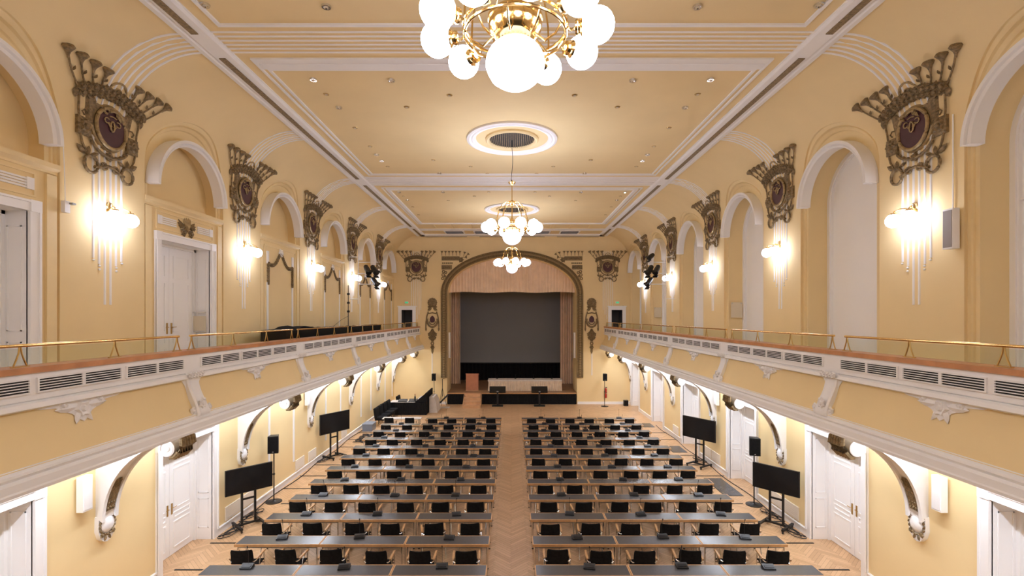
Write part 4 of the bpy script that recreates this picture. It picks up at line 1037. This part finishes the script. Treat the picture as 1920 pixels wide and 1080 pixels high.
# ------------------------------------------------------------------ technician's corner, far left
t = empty('skirted_desk', (-6.1, 28.7, 0), label='black skirted technician desk in the far left corner', category='desk')
n = 90; A = [(-1.08+2.16*i/n, .012*sin(i*2.1), 0) for i in range(n+1)]
MB().rows([A, [(x, y, .74) for x, y, z in A]]).obj('front_skirt', BLACK, t, 60)
MB().box(-1.06, 1.06, .02, .8, .72, .75).obj('desk_top', CLOTHW, t); MB().prism([(.35, .70), (1.08, 1.30), (1.08, 0), (.35, 0)], .02, .10).obj('raised_panel', BLACK, t); MB().box(1.0, 1.08, .1, 2.4, 0, 1.25).obj('end_panel', BLACK, t); MB().box(.35, 1.0, .8, 2.4, .72, .75).obj('side_top', CLOTHW, t)
for x, y, lb in ((-.35, .3, 'left'), (.25, .35, 'right')):
    m = empty('mixing_desk', (-6.1+x, 28.7+y, .75), label='small mixing console on the black skirted desk, at its %s' % lb, category='console', group='mixing consoles on the desk'); MB().prism([(-.2, 0), (.2, 0), (.2, .12), (-.2, .05)], -.25, .25, 'x').obj('body', BLACKP, m)
    for q in range(5): MB().box(-.2+q*.09, -.18+q*.09, -.05, .05, .075, .10).obj('fader', ALU, m)
m = empty('water_bottle', (-5.72, 28.95, .75), label='dark bottle standing on the black skirted desk', category='bottle'); MB().lathe([(.001, 0), (.05, 0), (.05, .26), (.02, .34), (.02, .42), (.001, .42)], 12).obj('body', BLACKP, m); MB().lathe([(.024, .40), (.024, .45), (.001, .45)], 10).obj('cap', RED, m)
m = empty('covered_case', (-4.78, 29.4, 0), label='white cloth covered case beside the black skirted desk', category='case')
MB().prism([(-.18, 0), (.30, 0), (.22, .65), (.08, .92), (-.18, .95)], 0, 1.3).obj('cloth', CLOTHW, m, 20); MB().box(-.1, .2, .1, 1.2, 0, .6).obj('case', BLACKP, m)
t = empty('tripod', (-4.50, 31.72, 0), label='black tripod stand left of the stage', category='tripod'); MB().tube([(0, 0, .6), (0, 0, 1.75)], .02, 6).obj('column', METAL, t)
for q in range(3): a = 2*pi*q/3+.5; MB().tube([(0, 0, 1.15), (.27*cos(a), .27*sin(a), .015)], .015, 6).obj('leg', METAL, t)
t = empty('keyboard_case', (-4.45, 30.95, 0), label='long black case leaning by the stage steps', category='case'); MB().obox((0, .2, .42), (.70, .2, .68), (0, 1, 0), (.68, 0, -.70), .56, .12, .05).obj('shell', BLACKP, t); MB().box(-.3, .5, -.1, .4, 0, .02).obj('mat', CLOTHW, t)
for i, (x, y) in enumerate(((-7.15, 26.0), (-7.15, 26.75), (-7.12, 27.5), (-7.1, 28.25), (-6.9, 29.9))):
    c = empty('upholstered_chair', (x, y, 0), radians(-90), label='black upholstered chair along the left wall, %s from the camera' % ORD[i], category='chair', group='black chairs along the far left wall')
    bv = MB().box(-.3, .3, -.05, .48, .30, .47).obj('seat', BLACK, c).modifiers.new('soft', 'BEVEL'); bv.width = .05; bv.segments = 3
    m = MB().prism([(-.05, .40), (.08, .40), (.02, .92), (-.03, .96), (-.12, .93)], -.31, .31, 'x'); bv = m.obj('backrest', BLACK, c).modifiers.new('soft', 'BEVEL'); bv.width = .05; bv.segments = 3
    for e in (-1, 1):
        for yy in (0, .42): MB().tube([(e*.26, yy, 0), (e*.26, yy, .31)], .015, 6).obj('leg', METAL, c)
t = empty('plastic_crate', (-7.25, 24.9, 0), label='pale blue plastic crate by the left wall near the black chairs', category='crate'); MB().box(-.25, .25, -.33, .33, 0, .04).box(-.25, -.23, -.33, .33, .04, .34).box(.23, .25, -.33, .33, .04, .34).box(-.23, .23, -.33, -.31, .04, .34).box(-.23, .23, .31, .33, .04, .34).obj('tub', PLASTIC, t); MB().box(-.27, .27, -.35, .35, .34, .37).obj('lid', PLASTIC, t)
# cables on the floor
def cable(path, label, r=.014, cat='cable', grp='floor cables'):
    MB().tube(path, r, 5).obj('floor_cable', BLACKP, label=label, category=cat, group=grp)
for s in (-1, 1):
    for k in range(1, 12):
        y = ROWY[k]+.35; xe = 6.78 if s > 0 and any(abs(y-q) < h+.1 for q, h in ((16.6, .85), (21.3, .5), (26.0, .45))) else 7.1 if k == 4 else 7.66
        MB().box(min(s*6.15, s*xe), max(s*6.15, s*xe), y-.022, y+.022, 0, .012).obj('cable_cover', BLACKP, label='black cable cover from the %s wall to the %s table row' % (SIDE[s], ORD[k]), category='cable cover', group='cable covers across the side aisles')
    rr = random.Random(s+4)
    cable([(s*(7.62+.05*sin(y*1.7)), y, .014) for y in lin(13.0, 26.0, 90)], 'long black cable along the foot of the %s wall' % SIDE[s])
    MB().box(min(s*6.0, s*7.2), max(s*6.0, s*7.2), 10.36, 10.42, 0, .012).box(min(s*7.14, s*7.2), max(s*7.14, s*7.2), 8.9, 10.36, 0, .012).obj('cable_cover', BLACKP, label='black angled cable cover by the nearest table row, %s side' % SIDE[s], category='cable cover', group='angled cable covers')
    for i, (cx, cy) in enumerate(((7.45, 13.0), (7.5, 14.2), (7.5, 19.6))):
        cable([(s*(cx+.13*cos(q*1.05)+.05*cos(q*2.3)), cy+.26*sin(q*.93)+.1*sin(q*2.1), .014+.05*abs(sin(q*.7))) for q in lin(0, 20, 70)], 'tangle of black cable on the floor by the %s wall, %s from the camera' % (SIDE[s], ORD[i]), .010)
for i in range(3): cable([(-7.0+.22*cos(q*1.1)+.05*cos(q*2.7), 22.6+i*.55+.22*sin(q*.9), .014+.03*abs(sin(q*.6))) for q in lin(0, 24, 80)], 'coil of dark cable on the floor by the far left wall, %s from the camera' % ORD[i], .014)
for i, (y, w) in enumerate(((16.6, .85), (21.3, .5), (26.0, .45))):
    m = empty('door_mat', (7.0, y, 0), label='grey floor mat in front of a right side door, %s from the camera' % ORD[i], category='mat', group='door mats'); MB().box(-.16, .42, -w, w, 0, .012).obj('pile', ALU if False else LAMINATE, m); MB().box(-.18, .44, -w-.02, w+.02, 0, .008).obj('border', BLACKP, m)

# ------------------------------------------------------------------ balcony equipment: covered desk, mic stand, lighting frames
c = empty('covered_bench', (-6.95, 14.2, ZG), label='long black cloth covered bench behind the left balcony rail', category='bench')
rr = random.Random(9); L = 10.4; n = 60
top = lambda x, y: 1.30+(.10*max(0, sin(y*1.9-1.2)) if y < 4.3 else .0)+.015*sin(y*7)
rows = [[(x, L*i/n, (0 if q in (0, 5) else top(x, L*i/n)+(.03*sin(i*1.3+x*7) if q in (2, 3) else 0))) for i in range(n+1)] for q, x in enumerate((.42, .40, .25, -.1, -.32, -.35))]
m = MB().rows(rows); m.ngon([r[0] for r in rows]); m.ngon([r[-1] for r in rows]); m.obj('cloth', BLACK, c, 60)
MB().box(-.28, .34, .1, L-.1, .9, 1.2).obj('bench_top', METAL, c)
t = empty('microphone_stand', (-7.54, 22.6, ZG), label='tall black microphone stand on the left balcony behind the cloth', category='stand')
MB().tube([(0, 0, .03), (0, 0, 3.15)], .018, 7).obj('pole', METAL, t); MB().lathe([(.001, 0), (.15, 0), (.15, .02), (.03, .04)], 14).obj('base', METAL, t)
for z in (1.9, 2.3, 2.7): MB().box(-.05, .06, -.03, .03, z, z+.09).obj('clamp', METAL, t)
MB().tube([(.02, 0, 1.75), (-.1, -.7, 1.55), (-.15, -1.6, 1.25)], .007, 5).obj('boom_cable', BLACKP, t)
def par(m, p, d, L, r, parent, nm='spotlight'):
    pass
def rig(s):
    t = empty('lighting_frame', (s*7.32, 23.35, 0), label='white ladder frame carrying black stage spotlights on the %s wall' % SIDE[s], category='frame', group='lighting frames')
    MB().tube([(0, 0, 6.35), (0, 0, 8.75)], .025, 8).obj('pole', PAINT, t)
    for z, l in ((8.35, .95), (7.82, .95), (7.30, .95)): MB().tube([(0, 0, z), (-s*l, 0, z)], .02, 7).obj('bar', PAINT, t)
    MB().tube([(0, 0, 8.6), (s*.43, 0, 8.6)], .02, 6).tube([(0, 0, 6.6), (s*.43, 0, 6.6)], .02, 6).obj('wall_arm', PAINT, t)
    sp = [(.78, 23.30, 7.98, (.55, -.6, -.58), .30, .13), (.42, 23.38, 8.00, (.5, -.65, -.57), .30, .13), (.80, 23.32, 7.42, (.6, -.55, -.58), .28, .12)] + ([(.72, 23.3, 8.62, (.75, -.4, -.5), .2, .11)] if s > 0 else [])
    for i, (dx, y, z, d, l, r) in enumerate(sp):
        d = (-s*d[0]*.9, d[1], d[2]); x = s*(7.32-dx)
        h = empty('stage_spotlight', (x, y, z), label='black stage spotlight on the %s lighting frame, %s' % (SIDE[s], ('upper outer one', 'upper inner one', 'lower one', 'topmost one')[i]), category='spotlight', group='stage spotlights')
        P = [tuple(d[q]*v for q in range(3)) for v in (-l, -l*.95, -l*.3, l*.5, l, l*1.02)]
        MB().tube(P, [r*.5, r*.8, r, r, r*1.1, r*.2], 12).obj('housing', BLACKP, h)
        e = [d[q]*l for q in range(3)]; u = (d[1], -d[0], 0); ln = sqrt(u[0]**2+u[1]**2); u = (u[0]/ln, u[1]/ln, 0); w = (u[1]*d[2], -u[0]*d[2], u[0]*d[1]-u[1]*d[0])
        for k in (-1, 1): MB().obox(tuple(e[q]+w[q]*k*r*1.15+d[q]*.09 for q in range(3)), u, d, w, r*.95, .10, .006).obj('barn_door', METAL, h)
        MB().tube([(0, 0, 0), (0, 0, .22 if i != 3 else -.2)], .016, 6).obj('yoke', METAL, h)
for s in (-1, 1): rig(s)
